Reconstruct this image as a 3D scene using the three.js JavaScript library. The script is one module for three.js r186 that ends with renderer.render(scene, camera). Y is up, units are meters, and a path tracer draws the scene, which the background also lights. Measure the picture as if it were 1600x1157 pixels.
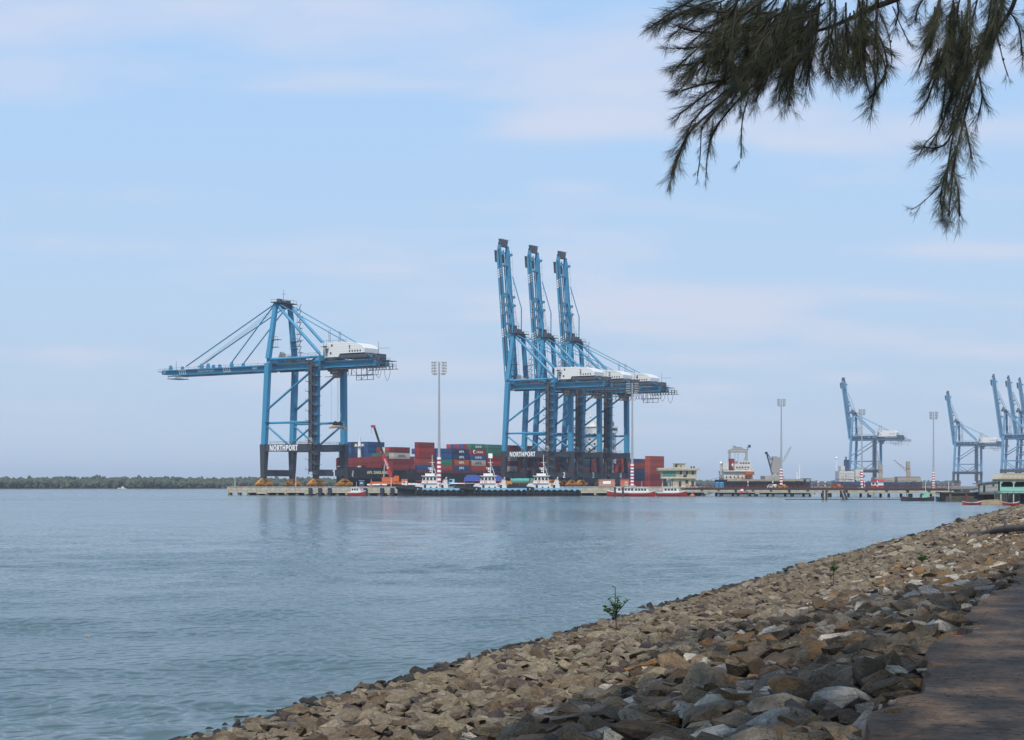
import * as THREE from 'three';
import { mergeGeometries } from 'three/addons/utils/BufferGeometryUtils.js';
import { ConvexGeometry } from 'three/addons/geometries/ConvexGeometry.js';
import { TextGeometry } from 'three/addons/geometries/TextGeometry.js';
import { FontLoader } from 'three/addons/loaders/FontLoader.js';

// ---------------------------------------------------------------- camera, sky, sun, exposure
const scene = new THREE.Scene();
const EYE = 4.1, F = 2680;                       // eye height above the water; focal length for a 1600 wide picture
const camera = new THREE.PerspectiveCamera(2 * Math.atan(758 / F) * 180 / Math.PI, 1600 / 1516, 0.1, 20000);
camera.position.set(0, EYE, 0);
camera.lookAt(0, EYE, -100);
camera.setViewOffset(1600, 1516, 0, 0, 1600, 1157);
camera.updateProjectionMatrix();
scene.add(camera);

const renderer = new THREE.WebGLRenderer({ antialias: true });
renderer.setSize(1024, 740);
renderer.toneMapping = THREE.LinearToneMapping;
renderer.toneMappingExposure = 1.24;
renderer.shadowMap.enabled = true;

const sun = new THREE.DirectionalLight(new THREE.Color(1.0, 0.95, 0.86), 3.1);
const SUNDIR = new THREE.Vector3(-0.12, 0.80, 0.56).normalize();
sun.position.copy(SUNDIR).multiplyScalar(1500).add(new THREE.Vector3(0, 0, -600));
sun.target.position.set(0, 0, -600);
sun.castShadow = true; sun.shadow.radius = 3;
sun.shadow.mapSize.set(4096, 4096);
Object.assign(sun.shadow.camera, { left: -700, right: 700, top: 900, bottom: -900, near: 10, far: 4000 });
scene.add(sun, sun.target);

// ---------------------------------------------------------------- random numbers and noise
let seed = 7;
const rnd = () => { seed = (seed * 1664525 + 1013904223) >>> 0; return seed / 4294967296; };
const rr = (a, b) => a + (b - a) * rnd();
const pick = a => a[Math.floor(rnd() * a.length)];
const clamp = (v, a = 0, b = 1) => Math.min(b, Math.max(a, v));
const smooth = (a, b, x) => { const t = clamp((x - a) / (b - a)); return t * t * (3 - 2 * t); };
const hash2 = (x, y) => { let h = (Math.imul(x, 374761393) + Math.imul(y, 668265263)) | 0; h = Math.imul(h ^ (h >>> 13), 1274126177); return ((h ^ (h >>> 16)) >>> 0) / 4294967296; };
function vnoise(x, y, p = 0) {                   // value noise, period p cells when p > 0
  const xi = Math.floor(x), yi = Math.floor(y), fx = x - xi, fy = y - yi;
  const w = (a) => p ? ((a % p) + p) % p : a;
  const u = fx * fx * (3 - 2 * fx), v = fy * fy * (3 - 2 * fy);
  const a = hash2(w(xi), w(yi)), b = hash2(w(xi + 1), w(yi)), c = hash2(w(xi), w(yi + 1)), d = hash2(w(xi + 1), w(yi + 1));
  return a + (b - a) * u + (c - a) * v + (a - b - c + d) * u * v;
}
function fbm(x, y, o = 4, p = 0) { let s = 0, a = 0.5, n = 0; for (let i = 0; i < o; i++) { s += a * vnoise(x, y, p); n += a; x *= 2; y *= 2; p *= 2; a *= 0.5; x += p ? 0 : 17.3; y += p ? 0 : 9.1; } return s / n; }

// ---------------------------------------------------------------- the sky: a hazy pale blue with thin high cloud
{
  const w = 2048, h = 1024, data = new Float32Array(w * h * 4);
  const stops = [[-90, .28, .36, .42], [-1, .40, .50, .61], [0, .435, .535, .655], [3, .42, .535, .68], [7, .395, .54, .725], [12, .355, .525, .755], [17, .32, .50, .765], [35, .25, .425, .72], [90, .16, .31, .61]];
  for (let j = 0; j < h; j++) {
    const el = ((j + 0.5) / h - 0.5) * 180;
    let k = 0; while (k < stops.length - 2 && stops[k + 1][0] < el) k++;
    const A = stops[k], B = stops[k + 1], t = clamp((el - A[0]) / (B[0] - A[0]));
    for (let i = 0; i < w; i++) {
      const az = ((i + 0.5) / w - 0.5) * 2 * Math.PI, e = el * Math.PI / 180;
      const dx = Math.cos(az) * Math.cos(e), dz = Math.sin(az) * Math.cos(e), dy = Math.sin(e);
      let c = 0;
      if (dy > 0.005) {
        const q = 1 / (dy + 0.16), X = dx * q * 2.4 + 4.2, Z = dz * q * 2.4 - 1.3;
        const n = fbm(X * 1.1 + 20, Z * 2.6 + 11, 6), m = fbm(X * .5 + 3.7, Z * .8 + 8.2, 3);
        c = smooth(.53, .82, n * .65 + m * .45) * .6 * smooth(.005, .06, dy);
      }
      const o = (j * w + i) * 4, cl = [.60, .60, .69];
      for (let a = 0; a < 3; a++) { const b = A[a + 1] + (B[a + 1] - A[a + 1]) * t; data[o + a] = b + (cl[a] - b) * c; }
      data[o + 3] = 1;
    }
  }
  const tex = new THREE.DataTexture(data, w, h, THREE.RGBAFormat, THREE.FloatType);
  tex.mapping = THREE.EquirectangularReflectionMapping; tex.magFilter = tex.minFilter = THREE.LinearFilter; tex.wrapS = THREE.RepeatWrapping; tex.needsUpdate = true;
  scene.background = tex; scene.environment = tex;
}
scene.fog = new THREE.FogExp2(new THREE.Color(.80, .88, 1.0), 0.0001);

// ---------------------------------------------------------------- textures
function grayTexture(n, fn, repeat = 1, srgb = true) {
  const d = new Uint8Array(n * n * 4);
  for (let j = 0; j < n; j++) for (let i = 0; i < n; i++) { const v = fn(i / n, j / n), o = (j * n + i) * 4; const c = Array.isArray(v) ? v : [v, v, v]; for (let a = 0; a < 3; a++) d[o + a] = clamp(c[a]) * 255; d[o + 3] = 255; }
  const t = new THREE.DataTexture(d, n, n); t.wrapS = t.wrapT = THREE.RepeatWrapping; t.magFilter = THREE.LinearFilter; t.minFilter = THREE.LinearMipmapLinearFilter; t.generateMipmaps = true;
  if (srgb) t.colorSpace = THREE.SRGBColorSpace; t.repeat.set(repeat, repeat); t.needsUpdate = true; return t;
}
const paintTex = grayTexture(256, (u, v) => { const n = fbm(u * 6, v * 6, 4, 6), s = fbm(u * 24, v * 2, 3, 2); return .80 + .17 * n + .06 * s; });
const rustTex = grayTexture(256, (u, v) => { const n = fbm(u * 5, v * 5, 5, 5), k = smooth(.56, .72, n), s = .82 + .16 * fbm(u * 16, v * 16, 3, 16); return [s * (1 - .25 * k), s * (1 - .42 * k), s * (1 - .55 * k)]; });
const fadeTex = grayTexture(256, (u, v) => { const n = fbm(u * 4, v * 4, 5, 4), st = smooth(.6, .8, fbm(u * 30, v * 3, 3, 3)), k = smooth(.66, .76, fbm(u * 9 + .5, v * 9, 4, 9)), b = .74 + .28 * n; return [b * (1 + .05 * st) * (1 - .1 * k), b * (1 - .10 * st) * (1 - .3 * k), b * (1 - .16 * st) * (1 - .42 * k)]; });
const concreteTex = grayTexture(512, (u, v) => { const n = fbm(u * 8, v * 8, 5, 8), f = fbm(u * 64, v * 64, 2, 64), st = smooth(.5, .75, fbm(u * 20, v * 3, 3, 3)); const b = .66 + .26 * n + .10 * f; return [b * (1 - .14 * st), b * (1 - .18 * st), b * (1 - .24 * st)]; });
const rockTex = grayTexture(512, (u, v) => { const n = fbm(u * 4, v * 4, 5, 4), f = fbm(u * 40, v * 40, 3, 40), cr = Math.abs(fbm(u * 7 + .3, v * 7, 4, 7) - .5); const b = .50 + .44 * n + .22 * (f - .5) - .22 * smooth(.03, 0, cr); return [b, b * (.97 + .03 * n), b * (.90 + .10 * n)]; });
const rockBump = grayTexture(512, (u, v) => .6 * fbm(u * 6, v * 6, 5, 6) + .4 * fbm(u * 30, v * 30, 3, 30), 1, false);
const barkTex = grayTexture(256, (u, v) => .45 + .5 * fbm(u * 20, v * 4, 4, 4));

const lin = (r, g, b) => new THREE.Color().setRGB(r, g, b);
function mat(r, g, b, rough = .6, map = paintTex, extra = {}) { return new THREE.MeshStandardMaterial({ color: lin(r, g, b), roughness: rough, map, ...extra }); }
const M = {
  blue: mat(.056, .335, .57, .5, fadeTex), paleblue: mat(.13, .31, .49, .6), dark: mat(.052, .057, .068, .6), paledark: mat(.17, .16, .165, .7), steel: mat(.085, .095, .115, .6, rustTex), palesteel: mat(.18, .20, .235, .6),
  white: mat(.86, .84, .80, .5), cream: mat(.74, .67, .50, .7, concreteTex), yellow: mat(.62, .27, .03, .55, rustTex), black: mat(.018, .02, .024, .7), rubber: mat(.014, .014, .015, .9),
  glass: new THREE.MeshStandardMaterial({ color: lin(.02, .03, .04), roughness: .08 }), greenglass: new THREE.MeshStandardMaterial({ color: lin(.05, .22, .17), roughness: .12 }),
  red: mat(.46, .03, .028, .5), redwhite: mat(.60, .05, .05, .5), orange: mat(.66, .15, .03, .5), hull: mat(.014, .017, .025, .5, rustTex), hullgreen: mat(.03, .055, .055, .6, rustTex), hullnavy: mat(.035, .065, .14, .5, rustTex), hullred: mat(.42, .035, .03, .5),
  boot: mat(.16, .05, .04, .7, rustTex), skyblue: mat(.26, .54, .76, .5), tarp: mat(.06, .12, .42, .8), teal: mat(.08, .34, .28, .6), mint: mat(.30, .62, .50, .7), navy: mat(.03, .07, .16, .5),
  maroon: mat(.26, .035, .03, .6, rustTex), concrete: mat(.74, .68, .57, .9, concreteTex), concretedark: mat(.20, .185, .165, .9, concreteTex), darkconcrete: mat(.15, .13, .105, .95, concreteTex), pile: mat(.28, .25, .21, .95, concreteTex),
  deckgray: mat(.36, .35, .33, .9, concreteTex), gray: mat(.40, .39, .37, .7, rustTex), galv: mat(.42, .43, .44, .5), tan: mat(.42, .36, .27, .8, rustTex), wood: mat(.16, .11, .075, .9, barkTex), bark: mat(.10, .075, .055, .95, barkTex), roofdark: mat(.10, .11, .13, .8), letter: new THREE.MeshStandardMaterial({ color: lin(.85, .85, .84), roughness: .6 }),
  shipwhite: mat(.70, .67, .61, .6, rustTex),
  fender: mat(.035, .045, .075, .8, rustTex),
  ink: new THREE.MeshStandardMaterial({ color: lin(.03, .03, .035), roughness: .6 }), goldletter: new THREE.MeshStandardMaterial({ color: lin(.62, .52, .30), roughness: .6 }),
};

// ---------------------------------------------------------------- building helpers
const V = (x, y, z) => new THREE.Vector3(x, y, z);
const Y = V(0, 1, 0);
function box(w, h, d, x = 0, y = 0, z = 0, ry = 0) { const g = new THREE.BoxGeometry(w, h, d); if (ry) g.rotateY(ry); g.translate(x, y, z); return g; }
function bar(a, b, w, h = w) {                    // a box from a to b; w across (level), h up
  const d = b.clone().sub(a), L = d.length(), g = new THREE.BoxGeometry(w, h, L);
  const m = new THREE.Matrix4(), f = d.normalize();
  const side = Math.abs(f.y) > .999 ? V(1, 0, 0) : V(0, 1, 0).cross(f).normalize(), up = f.clone().cross(side);
  m.makeBasis(side, up, f).setPosition(a.clone().add(b).multiplyScalar(.5)); g.applyMatrix4(m); return g;
}
function rod(a, b, r, r2 = r, n = 8) { const d = b.clone().sub(a), L = d.length(), g = new THREE.CylinderGeometry(r2, r, L, n); g.applyQuaternion(new THREE.Quaternion().setFromUnitVectors(Y, d.normalize())); const c = a.clone().add(b).multiplyScalar(.5); g.translate(c.x, c.y, c.z); return g; }
function taper(a, b, wa, da, wb, db) {            // upright box leg, a at the foot (w along x, d along z) to b
  const p = []; for (const [c, w, d] of [[a, wa, da], [b, wb, db]]) for (const [i, k] of [[-1, -1], [1, -1], [1, 1], [-1, 1]]) p.push(c.x + i * w / 2, c.y, c.z + k * d / 2);
  const g = new THREE.BufferGeometry(); g.setAttribute('position', new THREE.Float32BufferAttribute(p, 3));
  g.setIndex([0, 1, 2, 0, 2, 3, 4, 6, 5, 4, 7, 6, 0, 5, 1, 0, 4, 5, 1, 6, 2, 1, 5, 6, 2, 7, 3, 2, 6, 7, 3, 4, 0, 3, 7, 4]);
  return flat(g);
}
function flat(g) {                                 // faceted normals and box-projected uv in metres
  const n = g.index ? g.toNonIndexed() : g; n.computeVertexNormals();
  const P = n.attributes.position, N = n.attributes.normal, uv = [];
  for (let i = 0; i < P.count; i++) { const ax = Math.abs(N.getX(i)), ay = Math.abs(N.getY(i)), az = Math.abs(N.getZ(i)); if (ay >= ax && ay >= az) uv.push(P.getX(i), P.getZ(i)); else if (ax >= az) uv.push(P.getZ(i), P.getY(i)); else uv.push(P.getX(i), P.getY(i)); }
  n.setAttribute('uv', new THREE.Float32BufferAttribute(uv, 2)); return n;
}
function prism(pts, depth, x = 0, y = 0, z = 0, bevel = 0) { const s = new THREE.Shape(pts.map(p => new THREE.Vector2(...p))); const g = new THREE.ExtrudeGeometry(s, { depth, bevelEnabled: bevel > 0, bevelSize: bevel, bevelThickness: bevel, bevelSegments: 1, curveSegments: 6 }); g.translate(x, y, z - depth / 2); return g; }
function curve(points, r, seg = 24, n = 6) { return new THREE.TubeGeometry(new THREE.CatmullRomCurve3(points), seg, r, n, false); }
function join(list) { const l = (Array.isArray(list) ? list : [list]).map(g => { const q = g.index ? g.toNonIndexed() : g; for (const k of Object.keys(q.attributes)) if (!['position', 'normal', 'uv'].includes(k)) q.deleteAttribute(k); return q; }); return l.length > 1 ? mergeGeometries(l) : l[0]; }
function part(parent, name, material, geoms) { const m = new THREE.Mesh(join(geoms), material); m.name = name; m.castShadow = m.receiveShadow = true; parent.add(m); return m; }
function share(parent, name, material, geometry, x = 0, y = 0, z = 0, ry = 0) { const m = new THREE.Mesh(geometry, material); m.name = name; m.castShadow = m.receiveShadow = true; m.position.set(x, y, z); m.rotation.y = ry; parent.add(m); return m; }
const used = new Map();
function numbered(n) { const k = used.get(n) ?? 0; used.set(n, k + 1); return k ? n + '_' + String(k).padStart(3, '0') : n; }
function tag(o, label, category, group) { o.userData.label = label; o.userData.category = category; if (group) o.userData.group = group; return o; }
function thing(name, label, category, [x, y, z] = [0, 0, 0], ry = 0, group) { const o = new THREE.Group(); o.name = numbered(name); o.position.set(x, y, z); o.rotation.y = ry; scene.add(o); return tag(o, label, category, group); }
function solid(name, material, geoms, label, category, group) { const m = part(scene, numbered(name), material, geoms); return tag(m, label, category, group); }
function structure(name, material, geoms) { const m = part(scene, numbered(name), material, geoms); m.userData.kind = 'structure'; return m; }
const font = await new FontLoader().loadAsync('fonts/droid/droid_sans_bold.typeface.json');
function text(str, size, thick = .12, widthTo = 0) { const g = new TextGeometry(str, { font, size, depth: thick, curveSegments: 4, bevelEnabled: false }); g.computeBoundingBox(); const b = g.boundingBox; g.translate(-(b.min.x + b.max.x) / 2, -(b.min.y + b.max.y) / 2, 0); if (widthTo) g.scale(widthTo / (b.max.x - b.min.x), 1, 1); return g; }
function hullGeom(st) {                            // stations [x, half beam at top, mid, bottom, y top, y mid, y bottom], bow at -x
  const ring = s => [[s[0], s[4], s[1]], [s[0], s[5], s[2]], [s[0], s[6], s[3]], [s[0], s[6], -s[3]], [s[0], s[5], -s[2]], [s[0], s[4], -s[1]]];
  const p = [], tri = (a, b, c) => p.push(...a, ...b, ...c);
  for (let i = 0; i < st.length - 1; i++) { const A = ring(st[i]), B = ring(st[i + 1]); for (let k = 0; k < 6; k++) { const n = (k + 1) % 6; tri(A[k], A[n], B[n]); tri(A[k], B[n], B[k]); } }
  const cap = (R, f) => { for (let k = 1; k < 5; k++) f ? tri(R[0], R[k], R[k + 1]) : tri(R[0], R[k + 1], R[k]); };
  cap(ring(st[0]), false); cap(ring(st[st.length - 1]), true);
  const g = new THREE.BufferGeometry(); g.setAttribute('position', new THREE.Float32BufferAttribute(p, 3));
  const n = flat(g), u = n.attributes.uv; for (let i = 0; i < u.count; i++) u.setXY(i, u.getX(i) * .06, u.getY(i) * .06); return n;
}
// the wharf's own directions: s runs along the crane rails, t from the waterside rail towards land
const RX = .563, RZ = .826, WX = -101.4, WZ = 700, DECK = 3.3, PORT_TURN = -Math.atan2(RX, RZ);
const port = (s, t, y = DECK) => V(WX + RX * s + RZ * t, y, -(WZ + RZ * s - RX * t));
const at = (u, Z, y = 0) => V((u - 800) / F * Z, y, -Z);   // a bearing from the shore and a distance
const hgt = (v, Z) => EYE + (758 - v) / F * Z;
// ---------------------------------------------------------------- water
{
  const waves = [];
  for (let i = 0; i < 26; i++) { const L = .9 * Math.pow(1.115, i) , a = rr(-.75, .75) + (i % 3 ? 0 : rr(-.7, .7)), k = 2 * Math.PI / L; waves.push([k * Math.sin(a), k * Math.cos(a), rr(0, 6.28), L, .0063 * Math.pow(L, .68)]); }
  const rows = []; let Z = 16; while (Z < 1500) { rows.push(Z); Z += Math.max(.12, Z * Z / 9500); } rows.push(1600, 1800, 2200, 3000, 4500, 7000, 11000, 16000);
  const cols = 640, P = [], U = [], I = [];
  for (let j = 0; j < rows.length; j++) for (let i = 0; i <= cols; i++) {
    const c = (i / cols - .5) * 2, a = c < 0 ? -1 : 1, sp = .36 * c + a * Math.pow(Math.abs(c), 9) * .9, Zr = rows[j], x = sp * Zr + c * 12; let y = 0;
    if (Zr < 1500) {
      const dz = j ? rows[j] - rows[j - 1] : .12, dx = .8 * Zr / cols + .06;
      const gust = .25 + 1.5 * smooth(.38, .62, fbm(x * .008 + 5, Zr * .035 + x * .008, 4)), chop = .5 + .9 * fbm(x * .06, Zr * .11 + 7, 3);
      for (const w of waves) { const f = smooth(1.8, 3.4, w[3] / Math.max(dz, dx * .8)); if (f > 0) y += w[4] * f * (w[3] < 3 ? gust * chop : 1) * Math.sin(w[0] * x + w[1] * Zr + w[2] + .9 * Math.sin(x * .21 + Zr * .13 + w[2])); }
    }
    P.push(x, y, -Zr); U.push(x, Zr);
    if (j && i) { const b = j * (cols + 1) + i, d = b - cols - 1; I.push(d - 1, d, b, d - 1, b, b - 1); }
  }
  const g = new THREE.BufferGeometry(); g.setAttribute('position', new THREE.Float32BufferAttribute(P, 3)); g.setAttribute('uv', new THREE.Float32BufferAttribute(U, 2)); g.setIndex(I); g.computeVertexNormals();
  const n = 1024, T = 9, comp = []; for (let i = 0; i < 70; i++) { const L = T / Math.round(rr(6, 34)), a = rr(-1.55, 1.55); comp.push([Math.round(T / L * Math.sin(a)), Math.round(T / L * Math.cos(a)), rr(0, 6.28), Math.pow(L, .95)]); }
  const sins = new Float32Array(4096); for (let i = 0; i < 4096; i++) sins[i] = Math.sin(i / 4096 * 2 * Math.PI);
  let tot = 0; for (const c of comp) tot += c[3] * c[3]; const nf = .17 / Math.sqrt(tot / 2);
  const bump = grayTexture(n, (u, v) => { let h = 0; for (const c of comp) h += c[3] * sins[((c[0] * u + c[1] * v + c[2] / 6.2832) * 4096 | 0) & 4095]; return .5 + h * nf; }, 1 / T, false);
  const tint = grayTexture(512, (u, v) => { const a = fbm(u * 5, v * 12, 4, 12); return [.72 + .28 * a, .78 + .2 * a, .78 + .2 * a]; }, 1 / 260);
  const ruffle = grayTexture(512, (u, v) => .10 + .11 * smooth(.34, .70, fbm(u * 3 + v, v * 9, 5, 9)), 1 / 420, false);   // wind-ruffled patches
  const m = new THREE.MeshPhysicalMaterial({ color: lin(.115, .162, .162), map: tint, roughness: 1, roughnessMap: ruffle, ior: 1.333, bumpMap: bump, bumpScale: .12 });
  const w = new THREE.Mesh(g, m); w.name = 'sea'; w.userData.kind = 'structure'; w.receiveShadow = true; scene.add(w);
}

// ---------------------------------------------------------------- the shore the photograph is taken from
// e runs along the waterline away from the camera, d across it towards land
const EX = .3235, EZ = .9462, SX = -2.9, SZ = 35.6;
const shore = (l, d, y = 0) => V(SX + EX * l + EZ * d, y, -(SZ + EZ * l - EX * d));
const groundOn = (u, v) => { for (let Z = 12; Z < 320; Z += .25) { const x = (u - 800) / F * Z, d = (x - SX) * EZ - EX * (Z - SZ), h = profile(d); if (758 + (EYE - h) * F / Z < v) return { Z, d, h }; } };
const profile = d => d < 0 ? d * .45 : d < 7 ? d * .155 : d < 13.2 ? 1.085 + (d - 7) * .205 : 2.36;
{
  const P = [], U = [], I = [], ls = [], ds = []; for (let l = -45; l < 90; l += .8) ls.push(l); for (let l = 90; l <= 310; l += 2.5) ls.push(l);
  for (let d = -4; d <= 13.2; d += .6) ds.push(d); ds.push(13.5, 20, 40, 160);
  ls.forEach((l, j) => ds.forEach((d, i) => {
    const y = profile(d) - .16 + (d < 13 ? .16 * (fbm(l * .9 + 40, d * .9 + 9, 3) - .5) : 0), p = shore(l, d, y); P.push(p.x, p.y, p.z); U.push(l * .35, d * .35);
    if (i && j) { const b = j * ds.length + i, a = b - ds.length; I.push(a - 1, b, a, a - 1, b - 1, b); }
  }));
  const g = new THREE.BufferGeometry(); g.setAttribute('position', new THREE.Float32BufferAttribute(P, 3)); g.setAttribute('uv', new THREE.Float32BufferAttribute(U, 2)); g.setIndex(I); g.computeVertexNormals();
  const bank = new THREE.Mesh(g, mat(.11, .083, .055, .97, rockTex, { bumpMap: rockBump, bumpScale: .05 })); bank.name = 'rock_bank'; bank.userData.kind = 'structure'; bank.castShadow = bank.receiveShadow = true; scene.add(bank);

  // angular stones: a few shapes, box-projected grain
  const shapes = [], fine = [];
  const stone = (n, fy) => { const q = []; for (let i = 0; i < n; i++) { const a = rr(0, 6.283), z = rr(-1, 1), s = Math.sqrt(1 - z * z), k = rr(.8, 1.06); q.push(V(Math.cos(a) * s * k * .5, z * k * .5 * fy, Math.sin(a) * s * k * .5 * rr(.7, .8))); } const g = flat(new ConvexGeometry(q)); const u = g.attributes.uv; const ou = rnd(), ov = rnd(); for (let i = 0; i < u.count; i++) u.setXY(i, u.getX(i) * .8 + ou, u.getY(i) * .8 + ov); return g; };
  for (let i = 0; i < 10; i++) shapes.push(stone(13, rr(.5, .8)));
  for (let i = 0; i < 14; i++) fine.push(stone(27, rr(.42, .75)));
  const stoneMat = (r, g, b) => mat(r, g, b, .92, rockTex, { bumpMap: rockBump, bumpScale: .05 });
  const tones = [[.335, .27, .185], [.41, .34, .24], [.295, .235, .16], [.27, .20, .125], [.22, .15, .085], [.155, .105, .065], [.115, .08, .072], [.68, .62, .53], [.43, .36, .275], [.33, .18, .065], [.055, .05, .042]];
  const toneMats = tones.map(t => stoneMat(...t));
  const list = [];
  const place = (l, d, s, onPath) => {
    const p = shore(l, d), Zc = -p.z; if (Zc < 7 || Math.abs(p.x) > .34 * Zc + 2) return;
    let tone; const up = smooth(6.5, 9.5, d + 2.2 * (fbm(l * .3, d * .3, 2) - .5)), r = rnd();
    if (d < .7 + .7 * rnd()) tone = r < .75 ? 10 : 5;
    else if (rnd() > up) tone = r < .26 ? 0 : r < .44 ? 1 : r < .62 ? 2 : r < .75 ? 3 : r < .85 ? 4 : r < .92 ? 5 : 6;
    else tone = r < .13 ? 7 : r < .20 ? 8 : r < .30 ? 9 : r < .52 ? 4 : r < .72 ? 3 : r < .86 ? 5 : 2;
    if (l < 45) s = Math.min(s, .72); list.push({ l, d, s, tone, y: onPath ? 2.5 : profile(d), Z: Zc, p, big: s / Zc });
  };
  for (let l = -40; l < 302; ) {
    const step = l < 45 ? .29 : l < 130 ? .46 : .75;
    for (let d = .3; d < 12.75; d += step) { if (rnd() < .06) continue; place(l + rr(-.5, .5) * step, d + rr(-.5, .5) * step, step * rr(.75, 1.95) * (rnd() < .07 ? 1.5 : 1) * (d > 8 ? 1.12 : d < 1 ? .7 : .92)); }
    l += step;
  }
  for (let i = 0; i < 900; i++) place(rr(-36, 50), rr(7.5, 12.9), rr(.14, .32));
  for (let i = 0; i < 60; i++) place(rr(-33, 20), rr(8.2, 12.6), rr(.55, .88));
  for (let i = 0; i < 420; i++) place(rr(-34, 30), 12.75 + .9 * Math.pow(rnd(), 1.8), rr(.05, .2), true);
  list.sort((a, b) => b.big - a.big);
  const lay = (o, r) => { const k = r.s; o.position.set(r.p.x, r.y + k * rr(.0, .14) - .05, r.p.z); o.rotation.set(rr(-.35, .35) + .1, rr(0, 6.28), rr(-.35, .35)); o.scale.set(k * rr(.95, 1.35), k * rr(.5, .85), k * rr(.8, 1.1)); };
  list.slice(0, 300).forEach((r, i) => { const m = new THREE.Mesh(fine[i % fine.length], toneMats[r.tone]); m.name = i ? 'rock_' + String(i).padStart(3, '0') : 'rock'; lay(m, r); m.castShadow = m.receiveShadow = true; bank.add(m); });
  const base = stoneMat(1, 1, 1), rest = list.slice(300), o = new THREE.Object3D();
  shapes.forEach((g, k) => {
    const mine = rest.filter((_, i) => i % shapes.length === k), im = new THREE.InstancedMesh(g, base, mine.length);
    mine.forEach((r, i) => { lay(o, r); o.updateMatrix(); im.setMatrixAt(i, o.matrix); const t = tones[r.tone], v = rr(.8, 1.2); im.setColorAt(i, lin(t[0] * v, t[1] * v * rr(.97, 1.02), t[2] * v * rr(.94, 1.04))); });
    im.name = 'smaller_rocks'; im.userData.kind = 'stuff'; im.castShadow = im.receiveShadow = true; bank.add(im);
  });

  // the path along the top of the bank
  const pp = [], ids = [], pu = []; let n = 0;
  for (let l = -48; l <= 200; l += .4) { const k = 12.8 + .7 * (fbm(l * .55 + 3, 1.5, 4) - .5) + .22 * (vnoise(l * 2.1, 4) - .5); for (const [d, y] of [[k, 2.3], [k + .04, 2.5], [20, 2.52], [60, 2.55]]) { const p = shore(l, d, y + (d > k ? .02 * (vnoise(l * .7, d) - .5) : 0)); pp.push(p.x, p.y, p.z); pu.push(l * .22, d * .22); } if (n) for (let q = 0; q < 3; q++) { const b = n * 4 + q, a = b - 4; ids.push(a, a + 1, b + 1, a, b + 1, b); } n++; }
  const pg = new THREE.BufferGeometry(); pg.setAttribute('position', new THREE.Float32BufferAttribute(pp, 3)); pg.setAttribute('uv', new THREE.Float32BufferAttribute(pu, 2)); pg.setIndex(ids); pg.computeVertexNormals();
  const pathTex = grayTexture(1024, (u, v) => { const a = fbm(u * 6, v * 6, 5, 6), b = fbm(u * 90, v * 90, 3, 90), s = smooth(.45, .7, fbm(u * 3 + .4, v * 9, 4, 3)), sp = smooth(.80, .86, vnoise(u * 130, v * 130, 130)); const k = (.36 + .46 * a + .30 * b) * (1 - .5 * sp); return [k, k * (.95 - .06 * s), k * (.90 - .14 * s)]; });
  const path = new THREE.Mesh(pg, mat(.29, .20, .125, .9, pathTex, { bumpMap: rockBump, bumpScale: .04 })); path.name = 'path'; path.userData.kind = 'structure'; path.receiveShadow = path.castShadow = true; scene.add(path);
}

// ---------------------------------------------------------------- far shore with its mangrove wood
{
  const P = [], I = [], U = []; let n = 0;
  for (let u = -900; u <= 1500; u += 60) { const Z = 1690 + Math.max(0, u - 250) * 1.15 + 40 * Math.sin(u * .01); for (const [dz, y] of [[-12, -.4], [8, .6], [400, 1.2]]) { const p = at(u, Z + dz, y); P.push(p.x, p.y, p.z); U.push(p.x * .05, p.z * .05); } if (n) for (let q = 0; q < 2; q++) { const b = n * 3 + q, a = b - 3; I.push(a, b, b + 1, a, b + 1, a + 1); } n++; }
  const g = new THREE.BufferGeometry(); g.setAttribute('position', new THREE.Float32BufferAttribute(P, 3)); g.setAttribute('uv', new THREE.Float32BufferAttribute(U, 2)); g.setIndex(I); g.computeVertexNormals();
  const land = new THREE.Mesh(g, mat(.13, .10, .075, .95, rockTex)); land.name = 'far_shore'; land.userData.kind = 'structure'; land.receiveShadow = true; scene.add(land);
  const clump = flat(new THREE.IcosahedronGeometry(1, 1)); { const p = clump.attributes.position; for (let i = 0; i < p.count; i++) { const k = .72 + .5 * hash2(Math.round(p.getX(i) * 50), Math.round(p.getY(i) * 50 + p.getZ(i) * 91)); p.setXYZ(i, p.getX(i) * k, p.getY(i) * k, p.getZ(i) * k); } clump.computeVertexNormals(); }
  const count = 15000, im = new THREE.InstancedMesh(clump, mat(1, 1, 1, .95, paintTex), count), o = new THREE.Object3D();
  for (let i = 0; i < count; i++) {
    const u = rr(-900, 1500), back = Math.pow(rnd(), 1.4) * 90, Z = 1690 + Math.max(0, u - 250) * 1.15 + 40 * Math.sin(u * .01) + back + 6, X = (u - 800) / F * Z;
    const top = (7.0 + 4.6 * fbm(X * .011 + 3, back * .03, 3) + 3.4 * (vnoise(X * .05, back * .1) - .4)) * (.72 + .28 * smooth(0, 45, back));
    const y = 1 + (top - 1) * Math.pow(rnd(), .6), s = rr(1.1, 2.9);
    o.position.set(X, y, -Z); o.rotation.set(rr(0, 6), rr(0, 6), rr(0, 6)); o.scale.set(s * 1.2, s * .85, s); o.updateMatrix(); im.setMatrixAt(i, o.matrix);
    const k = rr(.65, 1.25), yel = vnoise(X * .03, back * .05); im.setColorAt(i, rnd() < .1 ? lin(.08 * k, .065 * k, .05 * k) : lin((.055 + .035 * yel) * k, (.085 + .015 * yel) * k, .048 * k));
  }
  im.name = 'mangrove_wood'; im.userData = { kind: 'stuff', label: 'low line of green mangrove wood along the far shore', category: 'wood' }; im.castShadow = im.receiveShadow = true; scene.add(im);
}
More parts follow.
